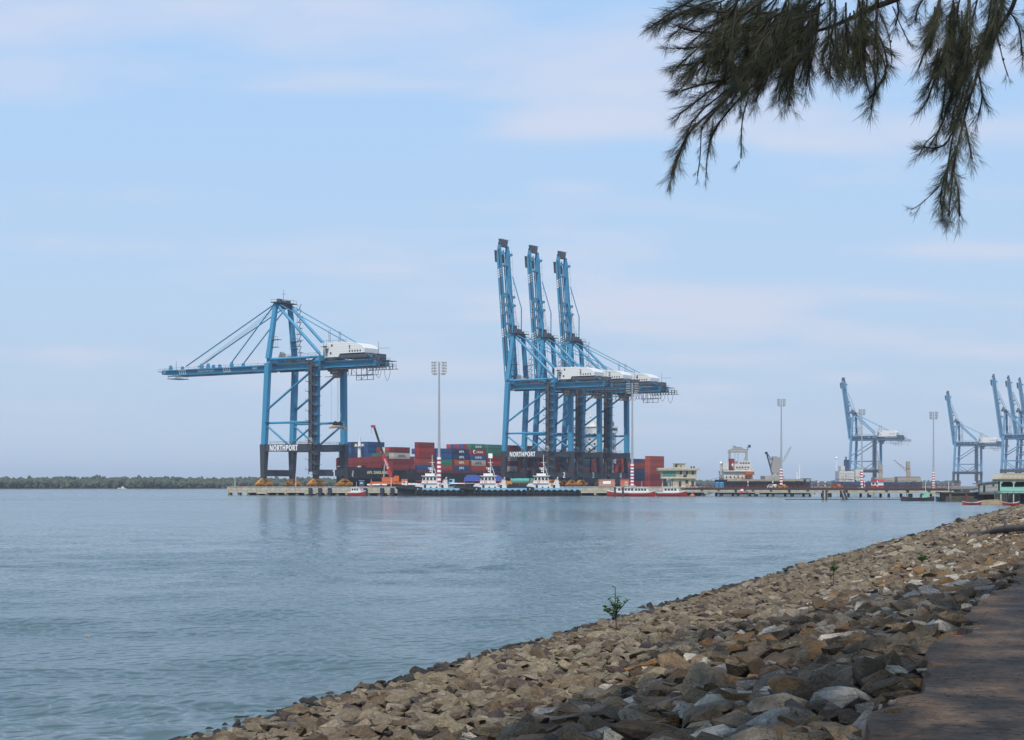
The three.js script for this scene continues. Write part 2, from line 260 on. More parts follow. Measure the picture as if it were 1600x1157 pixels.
// ---------------------------------------------------------------- wharf
const wharfEdge = [port(-17.3, -3), port(-17.3, 84)];
const cornerB = at(1004, 652), cornerC = at(1092, 640), cornerD = at(1100, 715);
{
  const outline = [wharfEdge[0], wharfEdge[1], cornerB, cornerC, cornerD, port(360, 20), port(420, -3)];
  const s = new THREE.Shape(outline.map(p => new THREE.Vector2(p.x, -p.z)));
  const g = new THREE.ExtrudeGeometry(s, { depth: 1.1, bevelEnabled: false }); g.rotateX(-Math.PI / 2); g.translate(0, DECK - 1.1, 0);
  { const u = g.attributes.uv; for (let i = 0; i < u.count; i++) u.setXY(i, u.getX(i) * .04, u.getY(i) * .04); }
  const wharf = part(scene, 'wharf', M.deckgray, g); tag(wharf, 'long concrete wharf on piles carrying the blue cranes', 'wharf');
  // facing panels, kerb and piles along the two faces that look ashore
  const faces = [[wharfEdge[0], wharfEdge[1], 5.2], [wharfEdge[1], cornerB, 6], [cornerB, cornerC, 5]];
  const panelG = new THREE.BoxGeometry(1, 1, 1);
  for (const [a, b, step] of faces) {
    const d = b.clone().sub(a).setY(0), L = d.length(), n = Math.round(L / step), w = L / n; d.normalize(); const out = V(-d.z, 0, d.x), ry = Math.atan2(-d.z, d.x);
    for (let i = 0; i < n; i++) {
      const c = a.clone().addScaledVector(d, (i + .5) * w), low = (i % 4 === 2) ? .35 : 0;
      const p = new THREE.Mesh(panelG, i % 3 ? M.concrete : M.cream); p.name = 'panel'; p.scale.set(w - .12, 2.0 + (i % 5 === 3 ? .45 : 0), .35); p.position.copy(c).addScaledVector(out, .19).setY(DECK - 1.28 - (i % 5 === 3 ? .2 : 0)); p.rotation.y = ry; p.castShadow = p.receiveShadow = true; wharf.add(p);
      const k = new THREE.Mesh(panelG, M.concrete); k.name = 'kerb'; k.scale.set(w - .03, .34, .62); k.position.copy(c).addScaledVector(out, .22).setY(DECK - .08); k.rotation.y = ry; k.castShadow = k.receiveShadow = true; wharf.add(k);
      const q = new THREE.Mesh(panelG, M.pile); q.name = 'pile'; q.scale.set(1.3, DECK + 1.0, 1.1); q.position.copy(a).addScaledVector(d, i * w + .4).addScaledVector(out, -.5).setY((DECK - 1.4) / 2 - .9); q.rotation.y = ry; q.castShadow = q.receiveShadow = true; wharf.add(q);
      if (i % 2 === 0) { const r = new THREE.Mesh(panelG, M.cream); r.name = 'rib'; r.scale.set(.7, 2.7, .55); r.position.copy(a).addScaledVector(d, i * w).addScaledVector(out, .3).setY(DECK - 1.6); r.rotation.y = ry; r.castShadow = r.receiveShadow = true; wharf.add(r); }
    }
    // inner wall in the shade under the deck
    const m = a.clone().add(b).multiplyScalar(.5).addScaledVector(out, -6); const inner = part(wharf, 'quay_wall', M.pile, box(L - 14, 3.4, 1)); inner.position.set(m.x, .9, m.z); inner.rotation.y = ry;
  }
  // rubber fenders on the end face
  const d = wharfEdge[1].clone().sub(wharfEdge[0]).setY(0).normalize(), out = V(-d.z, 0, d.x), ry = Math.atan2(-d.z, d.x);
  const fg = join([box(1.5, 2.7, .5, 0, 0, .35), box(.5, 2.3, .5, -.4, 0, 0), box(.5, 2.3, .5, .4, 0, 0)]);
  for (const u of [488, 503, 518, 574, 600, 616]) { const t = ((u - 800) / F * 685.7 + 111.1) / (RZ + (u - 800) / F * RX); const p = port(-17.3, t).addScaledVector(out, .85); const f = share(wharf, 'fender', M.fender, fg, p.x, 1.5, p.z, ry); f.userData.label = 'dark blue rubber fender hung on the wharf face'; }
  // railing of little orange and dark bollards
  const bg = join([rod(V(0, 0, 0), V(0, .7, 0), .32, .26, 8), rod(V(0, .7, 0), V(0, .95, 0), .45, .45, 8)]);
  for (let t = 2; t < 84; t += 9) { const p = port(-16, t); const b = thing('mooring_bollard', `squat dark mooring bollard on the wharf end, number ${1 + Math.round((t - 2) / 9)} from its left corner`, 'bollard', [p.x, DECK, p.z], 0, 'bollards on the wharf end'); b.userData.label = `squat mooring bollard on the wharf end, ${['first', 'second', 'third', 'fourth', 'fifth', 'sixth', 'seventh', 'eighth', 'ninth', 'tenth'][Math.round((t - 2) / 9)]} from its left corner`; share(b, 'post', M.maroon, bg); }
}

// ---------------------------------------------------------------- ship-to-shore cranes
// local frame: x from the water towards land, z towards the camera side, y up from the deck; origin midway between the legs
function makeCrane(o) {
  const root = new THREE.Group(), G2 = 14, W2 = 8.75, B = o.paint, D = o.lower, S = o.steel;
  const corners = [[-G2, W2, 'A'], [G2, W2, 'C'], [-G2, -W2, 'B'], [G2, -W2, 'D']];
  for (const [x, z] of corners) {
    const bg = new THREE.Group(); bg.name = 'bogie'; bg.position.set(x, 0, z); root.add(bg);
    part(bg, 'equalizer_beam', M.yellow, [prism([[-3.4, 1.9], [-2.6, 2.6], [-.8, 3.5], [.8, 3.5], [2.6, 2.6], [3.4, 1.9], [1.4, 2.2], [0, 2.8], [-1.4, 2.2]], 1.2).rotateY(Math.PI / 2)]);
    for (const k of [-1, 1]) part(bg, 'wheel_truck', M.yellow, [prism([[-2.0, .5], [2.0, .5], [2.0, 1.1], [.7, 2.1], [-.7, 2.1], [-2.0, 1.1]], 1.0).rotateY(Math.PI / 2).translate(0, 0, k * 2.6), box(.9, .8, 1.0, .95, 1.5, k * 3.3), box(.8, .8, .8, .95, 1.5, k * 1.7), box(.7, .5, .6, 0, .9, k * 4.9)]);
    for (const wz of [-3.9, -2.6, -1.3, 1.3, 2.6, 3.9]) part(bg, 'wheel', S, rod(V(-.35, .45, wz), V(.35, .45, wz), .45, .45, 10));
    const bt = 3.4, lx = x < 0 ? .3 : 0;
    part(root, 'lower_leg', D, taper(V(x, bt, z), V(x + lx, 17.3, z * .99), 1.9, 1.8, 2.9, 2.5));
  }
  for (const x of [-G2, G2]) {
    part(root, 'sill_beam', D, box(1.5, 2.6, 2 * W2 - 1.8, x, 5.6, 0));
if (x < 0) { const c = part(root, 'cabinet', o.house, box(.35, 1.1, 3.6, x + .95 * Math.sign(x) * 1, 5.8, x < 0 ? 2 : 4.4)); c.userData.label = 'small pale cabinet on the sill beam'; }
  }
  for (const z of [W2, -W2]) part(root, 'portal_beam', D, [box(2 * G2 - 2.4, 2.9, 1.7, 0, 15.75, z * .992)]);
  for (const x of [-G2, G2]) part(root, 'portal_tie', D, box(1.3, 2.2, 2 * W2 - 2.6, x + (x < 0 ? .28 : 0), 15.6, 0));
  // upper legs: waterside pair leans a little towards land
  const topX = -G2 + 2.0, foot = (x, z) => V(x + (x < 0 ? .3 : 0), 17.3, z * .985), head = (x, z) => V(x < 0 ? topX : G2, 50.4, z * .95);
  const along = (x, z, y) => foot(x, z).lerp(head(x, z), (y - 17.3) / 33.1);
  for (const [x, z] of corners) part(root, 'upper_leg', B, taper(foot(x, z), head(x, z), x < 0 ? 2.1 : 2.2, 2.0, 2.3, 1.9));
  for (const z of [W2, -W2]) {
    const mid = V(0, 17.2, z * .985);
    part(root, 'diagonal_brace', B, rod(along(-G2, z, 31), along(G2, z, 48), .48));
    part(root, 'horizontal_tie', B, rod(along(-G2, z, 26), along(G2, z, 26), .46));
    part(root, 'knee_brace', B, rod(along(-G2, z, 25.6), mid.clone().add(V(-1.1, 0, 0)), .42));
    part(root, 'knee_brace', B, rod(along(G2, z, 25.6), mid.clone().add(V(1.1, 0, 0)), .42));
    part(root, 'upper_tie', B, rod(V(topX, 52, z * .9), V(G2, 52, z * .9), .55));
    part(root, 'handrail', S, [rod(V(-G2 + 3, 18.3, z * 1.03), V(G2 - 3, 18.3, z * 1.03), .05, .05, 4), rod(V(-G2 + 3, 17.8, z * 1.03), V(G2 - 3, 17.8, z * 1.03), .05, .05, 4), ...[-10, -6, -2, 2, 6, 10].map(x => rod(V(x, 17.2, z * 1.03), V(x, 18.3, z * 1.03), .06, .06, 4))]);
    part(root, 'walkway', S, [box(1.8, .12, 1.3, -G2 + 2.4, 26.3, z * 1.05), box(1.8, .12, 1.3, G2 - 1.6, 26.3, z * 1.05), rod(V(-G2 + 1.6, 27.3, z * 1.1), V(-G2 + 3.2, 27.3, z * 1.1), .05, .05, 4)]);
  }
  for (const x of [topX, G2]) part(root, 'cross_beam', B, [box(1.9, 2.1, 2 * W2 - 1.2, x, 51.4, 0)]);
  // girders, trolley rails and walkway behind the hinge
  const hinge = topX - 3.2, back = 41;
  for (const z of [3.5, -3.5]) {
    part(root, 'girder', B, [box(back - hinge, 2.5, 1.25, (back + hinge) / 2, 48.95, z), box(back - hinge, .18, 1.7, (back + hinge) / 2, 50.25, z)]);
    part(root, 'trolley_rail', S, box(back - hinge, .35, .5, (back + hinge) / 2, 47.45, z * .72));
    const w = [box(back - hinge - 2, .1, 1.0, (back + hinge) / 2, 49.9, z * 1.36)]; for (let x = hinge + 2; x < back; x += 3.4) w.push(rod(V(x, 49.9, z * 1.48), V(x, 51.1, z * 1.48), .05, .05, 4)); w.push(rod(V(hinge + 1, 51.1, z * 1.48), V(back, 51.1, z * 1.48), .06, .06, 4), rod(V(hinge + 1, 50.5, z * 1.48), V(back, 50.5, z * 1.48), .05, .05, 4));
    part(root, 'walkway', S, w);
  }
  part(root, 'girder_cross_tie', B, [-6, 4, 13, 22, 31, 39].map(x => box(.9, 1.4, 6.2, x, 49.2, 0)));
  // the tower over the waterside legs
  const apexY = 75.2, apexX = topX + .6, ax = V(apexX, apexY, 0);
  for (const z of [1, -1]) {
    part(root, 'tower_leg', B, taper(V(topX, 52.4, z * 8.1), V(apexX, apexY, z * 4.2), 2.0, 1.7, 1.7, 1.5));
    part(root, 'back_leg', B, rod(V(apexX + .4, apexY - .6, z * 4.1), V(G2 + 1, 51, z * 4.3), .62, .62, 10));
    part(root, 'back_stay', B, rod(V(apexX + .6, apexY, z * 3.6), V(back - 2, 51, z * 3.6), .2, .2, 6));
    part(root, 'stay_support', S, [rod(V(16, 57, z * 3.2), V(16, 63, z * 3.2), .09, .09, 4), rod(V(16.8, 57, z * 3.2), V(16.8, 63, z * 3.2), .09, .09, 4), ...[0, 1, 2, 3].map(i => rod(V(16, 58 + i * 1.1, z * 3.2), V(16.8, 58.5 + i * 1.1, z * 3.2), .06, .06, 4))]);
  }
  part(root, 'apex_platform', S, [box(3.6, .3, 12.4, apexX + .6, apexY + .3, 0), box(2.0, 1.6, 9, apexX, apexY - 1, 0), box(1.6, 1.4, 1.6, apexX, apexY + 1.2, 2), box(1.2, 1.1, 2.2, apexX + .6, apexY + 1, -2.4), ...[-6, -4, -2, 0, 2, 4, 6].map(z => rod(V(apexX + 2.3, apexY + .4, z), V(apexX + 2.3, apexY + 1.6, z), .06, .06, 4)), ...[-6, -3, 0, 3, 6].map(z => rod(V(apexX - 1.1, apexY + .4, z), V(apexX - 1.1, apexY + 1.6, z), .06, .06, 4)), rod(V(apexX + 2.3, apexY + 1.6, -6), V(apexX + 2.3, apexY + 1.6, 6), .06, .06, 4), rod(V(apexX - 1.1, apexY + 1.6, -6), V(apexX - 1.1, apexY + 1.6, 6), .06, .06, 4)]);
  part(root, 'sheave', S, [-3, -1, 1, 3].map(z => rod(V(apexX + .2, apexY + .8, z - .12), V(apexX + .2, apexY + .8, z + .12), .85, .85, 12)));
  part(root, 'aerial', S, [rod(V(apexX + .3, apexY + 1, 0), V(apexX + .3, apexY + 6, 0), .1, .06, 5), rod(V(apexX - .4, apexY + 4, 0), V(apexX + 2, apexY + 4, 0), .05, .05, 4)]);
  // ladder tower on the far tower leg and platforms halfway up
  { const l = []; for (let i = 0; i < 9; i++) { const y = 53 + i * 2.5, x = apexX + 3.2; l.push(box(2.0, .1, 1.6, x + (i % 2) * .9, y, -6.2)); l.push(bar(V(x - .8, y, -6.8), V(x + .9, y + 2.5, -6.8), .16, .12)); l.push(rod(V(x + 1.1, y, -5.5), V(x + 1.1, y + 1.1, -5.5), .05, .05, 4)); } l.push(rod(V(apexX + 3.9, 52.5, -6.2), V(apexX + 3.9, 75.5, -6.2), .09, .09, 4), rod(V(apexX + 2.3, 52.5, -6.2), V(apexX + 2.3, 75.5, -6.2), .09, .09, 4)); part(root, 'ladder_tower', S, l); }
  for (const z of [6.2, -6.2]) part(root, 'tower_platform', S, [box(4.6, .15, 2.6, topX + 2.2, 60, z), box(3.0, .15, 2.2, topX + 1.8, 57, z), ...[0, 1.5, 3, 4.4].map(x => rod(V(topX + x, 56.8, z + 1.2), V(topX + x, 61.2, z + 1.2), .06, .06, 4)), rod(V(topX, 61.2, z + 1.2), V(topX + 4.4, 61.2, z + 1.2), .06, .06, 4)]);
  { const w = part(root, 'winch', o.house === M.white ? M.gray : o.house, [prism([[-1.3, 0], [1.3, 0], [.7, 2.6], [-.5, 3.0]], 1.8, topX + 3.2, 52.2, 3.2), box(1.4, 1.2, 1.4, topX + 6, 52.9, 2)]); w.userData.label = 'grey winch housing on the girder'; }
  part(root, 'rope_gear', S, [-8.5, -5.5, -2, 2, 6].map((x, i) => box(1.6 + (i % 2) * .8, 1.1 + (i % 3) * .5, 3.2, x, 51 + (i % 3) * .25, i % 2 ? 1.4 : -1.2)).concat([rod(V(-10, 54, 4.2), V(12, 54, 4.2), .06, .06, 4), rod(V(-10, 53.4, 4.2), V(12, 53.4, 4.2), .05, .05, 4), ...[-10, -6, -2, 2, 6, 10].map(x => rod(V(x, 50.2, 4.2), V(x, 54, 4.2), .06, .06, 4)), rod(V(G2 + 1.5, 51, 6), V(G2 + 1.5, 57.5, 6), .12, .12, 4), rod(V(G2 + 3, 51, 6), V(G2 + 3, 57.5, 6), .12, .12, 4), box(2.4, .15, 2, G2 + 2.2, 56, 6)]));
  // machinery house
  const h = part(root, 'machinery_house', o.house, [o.boxy ? prism([[13, 51.3], [35, 51.3], [35, 55.4], [33.4, 56.8], [32, 57.4], [13, 57.4]], 9) : prism([[13, 51.8], [22, 51.8], [22.8, 53.1], [35.4, 53.1], [35.4, 54.8], [34, 56], [31, 57], [26, 57.5], [13, 57.6]], 9, 0, 0, 0, .08)]);
  for (const [x, y] of [[15.2, 56.1], [18.8, 56.5], [18.2, 53.4]]) part(h, 'vent', M.ink, [box(.75, .75, .12, x, y, 4.65)]);
  for (let i = 0; i < 5; i++) part(h, 'window', M.ink, [box(.55, .7, .12, 28 + i * 1.35, 53.9, 4.65)]);
  part(root, 'house_base', S, [box(13.4, 1.5, 8.4, 29.6, 51.9, 0), box(3, .8, 9, 18, 51, 0)]);
  part(root, 'house_handrail', S, [rod(V(13, 58.6, 4.3), V(26, 58.5, 4.3), .05, .05, 4), ...[13, 16, 19, 22, 24, 26].map(x => rod(V(x, 57.3, 4.3), V(x, 58.6, 4.3), .05, .05, 4)), rod(V(23, 51.6, 5.6), V(41, 51.6, 5.6), .05, .05, 4)]);
  part(root, 'tail_gear', S, [box(2.4, 2.2, 5.6, back - 1.6, 51.4, 0), box(1.6, 1.8, 3, back - 4.6, 51.2, 1), rod(V(back - 3, 51.8, 2.6), V(back - 3, 51.8, 3.6), 1.1, 1.1, 12), rod(V(back + .6, 50.6, 2.6), V(back + .6, 50.6, 3.6), .9, .9, 12), box(3.4, .2, 9, back + 2, 49.6, 0), rod(V(back + 3.6, 49.6, 4.4), V(back + 3.6, 51, 4.4), .08, .08, 4), rod(V(back, 51, 4.4), V(back + 3.6, 51, 4.4), .08, .08, 4), rod(V(back - .5, 52.2, 2), V(back - .5, 57.2, 2), .09, .06, 5), rod(V(back - .5, 54.6, 2), V(back + 5, 54.4, 2), .06, .06, 4)]);
  // festoon gantry under and behind the tail with its hanging cables
  { const l = [], z0 = 4.6, x1 = back + 9.5; l.push(bar(V(19, 47, z0), V(x1, 47, z0), .3, .3), bar(V(back - 6, 46, z0 - 2.4), V(x1, 46, z0 - 2.4), .25, .25), bar(V(back - 2, 49.6, z0), V(x1, 47.6, z0), .25, .25)); for (let x = back - 6; x <= x1; x += 1.6) { l.push(rod(V(x, 46, z0), V(x, 48.4, z0), .15, .15, 4), rod(V(x, 46, z0 - 2.4), V(x, 48.2, z0 - 2.4), .13, .13, 4)); } l.push(bar(V(back - 12, 44.2, z0), V(back - 1, 44.2, z0), .25, .22), bar(V(back - 9, 42.2, z0), V(back - 1, 42.2, z0), .22, .2), bar(V(back - 12, 44.2, z0 - 3), V(back - 1, 44.2, z0 - 3), .2, .2)); for (const x of [back - 12, back - 9.5, back - 7, back - 4, back - 1]) l.push(rod(V(x, x < back - 10 ? 44 : 42, z0), V(x, 47.4, z0), .17, .17, 4), rod(V(x, 44.2, z0 - 3), V(x, 47.4, z0 - 3), .14, .14, 4)); l.push(rod(V(back - 12, 46.9, z0), V(back - 7, 42.3, z0), .08, .08, 4), rod(V(back - 1, 46.9, z0), V(back - 7, 42.3, z0), .08, .08, 4), box(4, .2, 2.6, back - 6, 44.1, z0 - 1.4)); part(root, 'festoon_gantry', S, l); }
  { const sags = [[21, 1.1, 2.8], [23.6, 1.2, 3.4], [26.2, 1.2, 3.6], [28, .9, 3.2], [back + 1.5, 1.5, 4.4], [back + 6, 1.5, 5.6]]; for (const [x, hw, dp] of sags) part(root, 'hanging_cable', M.black, curve([V(x - hw, 47, 4.6), V(x - hw * .8, 47 - dp * .6, 4.6), V(x, 47 - dp, 4.6), V(x + hw * .8, 47 - dp * .6, 4.6), V(x + hw, 47, 4.6)], .09, 12, 4)); }
  // trolley with the driver's cab, ropes and spreader
  const tx = 18; part(root, 'trolley', S, [box(5.2, 1.1, 6.4, tx, 46.8, 0), box(3.6, 1.0, 4, tx - .6, 45.8, 0)]);
  part(root, 'driver_cab', M.concretedark, [box(2.6, 2.5, 2.2, tx + 1.4, 44.9, 2.4), box(7, .15, 1, tx, 44.1, 3.6)]);
  if (o.spreader) { part(root, 'hoist_rope', S, [[-1.6, -2.2], [1.6, -2.2], [-1.6, 2.2], [1.6, 2.2]].map(([x, z]) => rod(V(tx + x, 26, z), V(tx + x, 46.6, z), .045, .045, 4))); part(root, 'spreader', M.yellow, [box(2.2, .6, 6.0, tx, 24, 0), box(2.4, .5, .5, tx, 23.6, 3.9), box(2.4, .5, .5, tx, 23.6, -3.9), box(.6, .4, 8, tx, 23.8, 0)]); part(root, 'head_block', M.black, [box(2.6, 1.1, 3.4, tx, 25.2, 0), rod(V(tx, 25.6, -1.8), V(tx, 25.6, -1.2), .8), rod(V(tx, 25.6, 1.2), V(tx, 25.6, 1.8), .8)]); }
  // lift and stair tower clinging to the near landside leg
  { const l = [box(1.5, 44, 1.5, G2 - 1.2, 28, W2 + 1.2)]; for (let y = 5; y < 50; y += 3.9) { l.push(box(3.4, .14, 2.6, G2 + 1.2, y, W2 + 1.2), box(2.2, .14, 2.4, G2 - 2.2, y + 1.9, W2 + 1.4)); l.push(rod(V(G2 + 2.8, y, W2 + 2.4), V(G2 + 2.8, y + 1.2, W2 + 2.4), .07, .07, 4), rod(V(G2 - 3.2, y + 1.9, W2 + 2.5), V(G2 - 3.2, y + 3.1, W2 + 2.5), .07, .07, 4), rod(V(G2 + .4, y + 1.2, W2 + 2.4), V(G2 + 2.8, y + 1.2, W2 + 2.4), .06, .06, 4)); l.push(bar(V(G2 + 1.8, y, W2 + 1.9), V(G2 - 2, y + 1.9, W2 + 1.9), .7, .18), bar(V(G2 - 2, y + 1.9, W2 + 1.7), V(G2 + 1.8, y + 3.9, W2 + 1.7), .7, .18)); } for (const [x, z] of [[G2 - 2, W2 + 2.1], [G2 + .9, W2 + 2.1]]) l.push(rod(V(x, 5, z), V(x, 51, z), .16, .16, 5)); part(root, 'stair_tower', S, l); part(root, 'lift_machine', M.gray, box(2.0, 2.6, 1.8, G2 - 1.4, 18.4, W2 + 1.2)); }
  // boom, built level along -x from the hinge, then luffed
  const boom = new THREE.Group(); boom.name = 'boom'; boom.position.set(hinge, 49, 0); root.add(boom); const L = o.length;
  for (const z of [3.5, -3.5]) {
    part(boom, 'boom_girder', B, [prism([[0, -1.25], [-L + 5, -1.25], [-L, -.2], [-L, 1.1], [0, 1.25]], 1.2, 0, 0, z)]);
    part(boom, 'boom_rail', S, box(L - 3, .3, .5, -L / 2, -1.5, z * .72));
    const w = [box(L - 4, .1, .9, -L / 2, .6, z * 1.32)]; for (let x = 2; x < L - 1; x += 3.6) w.push(rod(V(-x, .6, z * 1.44), V(-x, 1.8, z * 1.44), .05, .05, 4)); w.push(rod(V(-1, 1.8, z * 1.44), V(-L + 2, 1.8, z * 1.44), .05, .05, 4)); part(boom, 'boom_walkway', S, w);
    for (const f of [.40, .62, .68, .98]) part(boom, 'stay_bracket', B, [prism([[-1, 0], [1, 0], [.4, 2], [-.4, 2]], .8, -L * f + 3, 1.1, z)]);
  }
  part(boom, 'boom_cross_tie', B, [.08, .25, .45, .66, .86].map(f => box(.8, 1.1, 6, -L * f, .1, 0)).concat([bar(V(-L * .25, .1, -3), V(-L * .45, .1, 3), .35, .35), bar(V(-L * .45, .1, 3), V(-L * .66, .1, -3), .35, .35)]));
  part(boom, 'boom_tip', S, [box(2.2, 1.6, 6, -L - .6, .2, 0), box(1.6, .2, 8, -L - 2.4, .6, 0), box(6, .2, 7.4, -L + 5, -2.6, 0), ...[-3.4, 3.4].flatMap(z => [rod(V(-L + 3, -2.6, z), V(-L + 3, -1, z), .1, .1, 4), rod(V(-L + 7, -2.6, z), V(-L + 7, -1, z), .1, .1, 4)]), ...[-3.6, -1.2, 1.2, 3.6].map(z => rod(V(-L - 3, .6, z), V(-L - 3, 1.8, z), .06, .06, 4)), rod(V(-L - 3, 1.8, -3.6), V(-L - 3, 1.8, 3.6), .06, .06, 4), rod(V(-L + 7, 1, 3), V(-L + 7, 5, 3), .1, .06, 5)]);
  if (o.marks) {
    for (const f of [.36, .78]) for (let i = 0; i < 4; i++) part(boom, 'white_stripe', M.letter, prism([[0, -.95], [.62, -.95], [.02, .95], [-.6, .95]], .1, -L * f - i * 1.15, 0, 4.13));
    const plate = part(boom, 'name_plate', o.stripPlate ? M.white : M.blue, box(10.5, 1.5, .08, -L * .58, .1, 4.12)); part(plate, 'lettering', M.letter, text('NORTHPORT', 1.3, .06, 9.6).translate(-L * .58, .1, 4.17));
    const bw = part(boom, 'boom_lettering_panel', M.letter, [box(2.6, 1.0, .08, -L * .13, .1, 4.13)]); bw.userData.label = 'small white panel near the boom hinge';
  }
  boom.rotation.z = -(o.luff * Math.PI / 180);
  // forestays: taut when the boom is down, folded beside it when it is up
  const lift = (x, y, z) => V(x, y, z).applyAxisAngle(V(0, 0, 1), boom.rotation.z).add(boom.position);
  for (const z of [3.6, -3.6]) for (const f of [.78, .36]) {
    const end = lift(-L * f, 2.4, z), topP = V(apexX - .8, apexY - .2, z * 1.1);
    if (o.luff < 20) { part(root, 'forestay', B, rod(topP, end, .26, .26, 6)); }
    else { const mid = lift(-L * (f > .5 ? .55 : .3), f > .5 ? 6.4 : 5.2, z); part(root, 'forestay', B, [rod(topP, mid, .26, .26, 6), rod(mid, end, .26, .26, 6)]); }
  }
  for (const z of [-1.2, 0, 1.2]) { const end = lift(-L * .72, 2, z); part(root, 'hoist_cable', S, rod(V(apexX, apexY + .4, z), end, .06, .06, 4)); }
  if (o.luff > 20) part(root, 'boom_latch', S, [box(4.6, 2.2, 5.2, apexX - 1.8, apexY + 1.6, 0), box(2, 3.2, 2, apexX - 2.4, apexY + 3, 0)]);
  return root;
}
function numberPlates(c, n, north) {
  const t = part(c, 'crane_number', M.letter, text(n, 2.7, .1).rotateY(Math.PI / 2).translate(14.76, 5.6, -1.2)); t.userData.label = `white number ${n} on the landside sill beam`;
  for (const x of [15.4, 37.8]) { const q = part(c, 'house_number', M.ink, text(n, 1.7, .06).translate(x + (x > 30 ? -10 : .6), x > 30 ? 55.4 : 54.4, 4.6)); q.userData.label = `black number ${n} on the white machinery house`; }
  if (north) part(c, 'lettering', M.letter, text('NORTHPORT', 2.3, .1, 15).translate(-2.4, 15.75, 9.53)).userData.label = 'white capital letters on the dark portal beam';
}
function placeCrane(c, name, label, group, s, tMid = 14, y = DECK) { c.name = numbered(name); const p = port(s, tMid, y); c.position.copy(p); c.rotation.y = PORT_TURN; scene.add(c); return tag(c, label, 'crane', group); }
const craneNear = makeCrane({ paint: M.blue, lower: M.dark, steel: M.steel, house: M.white, length: 61.5, luff: 0, marks: true, spreader: true });
numberPlates(craneNear, '1', true);
placeCrane(craneNear, 'quay_crane', 'blue quay crane at the wharf end with its boom lowered over the water', 'blue quay cranes', W2C(0));
function W2C(s) { return s + 8.75; }
const up = makeCrane({ paint: M.blue, lower: M.dark, steel: M.steel, house: M.white, length: 71, luff: 85.5, marks: true });
const S2 = 173;
const labels = ['blue quay crane numbered two, boom raised, leftmost and tallest of the three raised booms', 'blue quay crane numbered three, boom raised, middle of the three raised booms', 'blue quay crane numbered four, boom raised, rightmost of the three raised blue booms'];
[0, 1, 2].forEach(i => { const c = i < 2 ? up.clone() : up; numberPlates(c, String(i + 2), i === 0); placeCrane(c, 'quay_crane', labels[i], 'blue quay cranes', W2C(S2 + i * 27)); });
// pale cranes of the next wharf along
{
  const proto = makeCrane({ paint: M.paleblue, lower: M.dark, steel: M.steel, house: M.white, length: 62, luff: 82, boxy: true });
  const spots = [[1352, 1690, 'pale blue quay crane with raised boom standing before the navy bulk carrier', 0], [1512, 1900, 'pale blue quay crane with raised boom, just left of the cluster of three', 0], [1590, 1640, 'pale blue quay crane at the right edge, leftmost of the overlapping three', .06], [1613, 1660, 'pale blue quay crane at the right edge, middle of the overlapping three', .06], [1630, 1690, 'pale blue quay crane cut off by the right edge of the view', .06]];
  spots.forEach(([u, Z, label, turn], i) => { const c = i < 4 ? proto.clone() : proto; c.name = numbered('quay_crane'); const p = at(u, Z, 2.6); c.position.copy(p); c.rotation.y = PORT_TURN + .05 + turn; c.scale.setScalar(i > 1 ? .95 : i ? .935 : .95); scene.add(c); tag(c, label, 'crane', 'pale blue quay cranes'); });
  // the wharf they stand on
  const a = at(1240, 1500), b = at(1700, 1560), c = at(1760, 2100), d = at(1290, 2100), s = new THREE.Shape([a, b, c, d].map(p => new THREE.Vector2(p.x, -p.z))), g = new THREE.ExtrudeGeometry(s, { depth: 1.6, bevelEnabled: false }); g.rotateX(-Math.PI / 2); g.translate(0, 1.0, 0);
  const w = solid('distant_wharf', M.deckgray, g, 'distant concrete wharf under the pale blue cranes', 'wharf');
  for (let i = 0; i <= 40; i++) { const p = a.clone().lerp(b, i / 40); share(w, 'pile', M.pile, pileG(), p.x, 0, p.z + -2); }
}
function pileG() { return pileG.g ??= new THREE.BoxGeometry(1.2, 3, 1.2); }
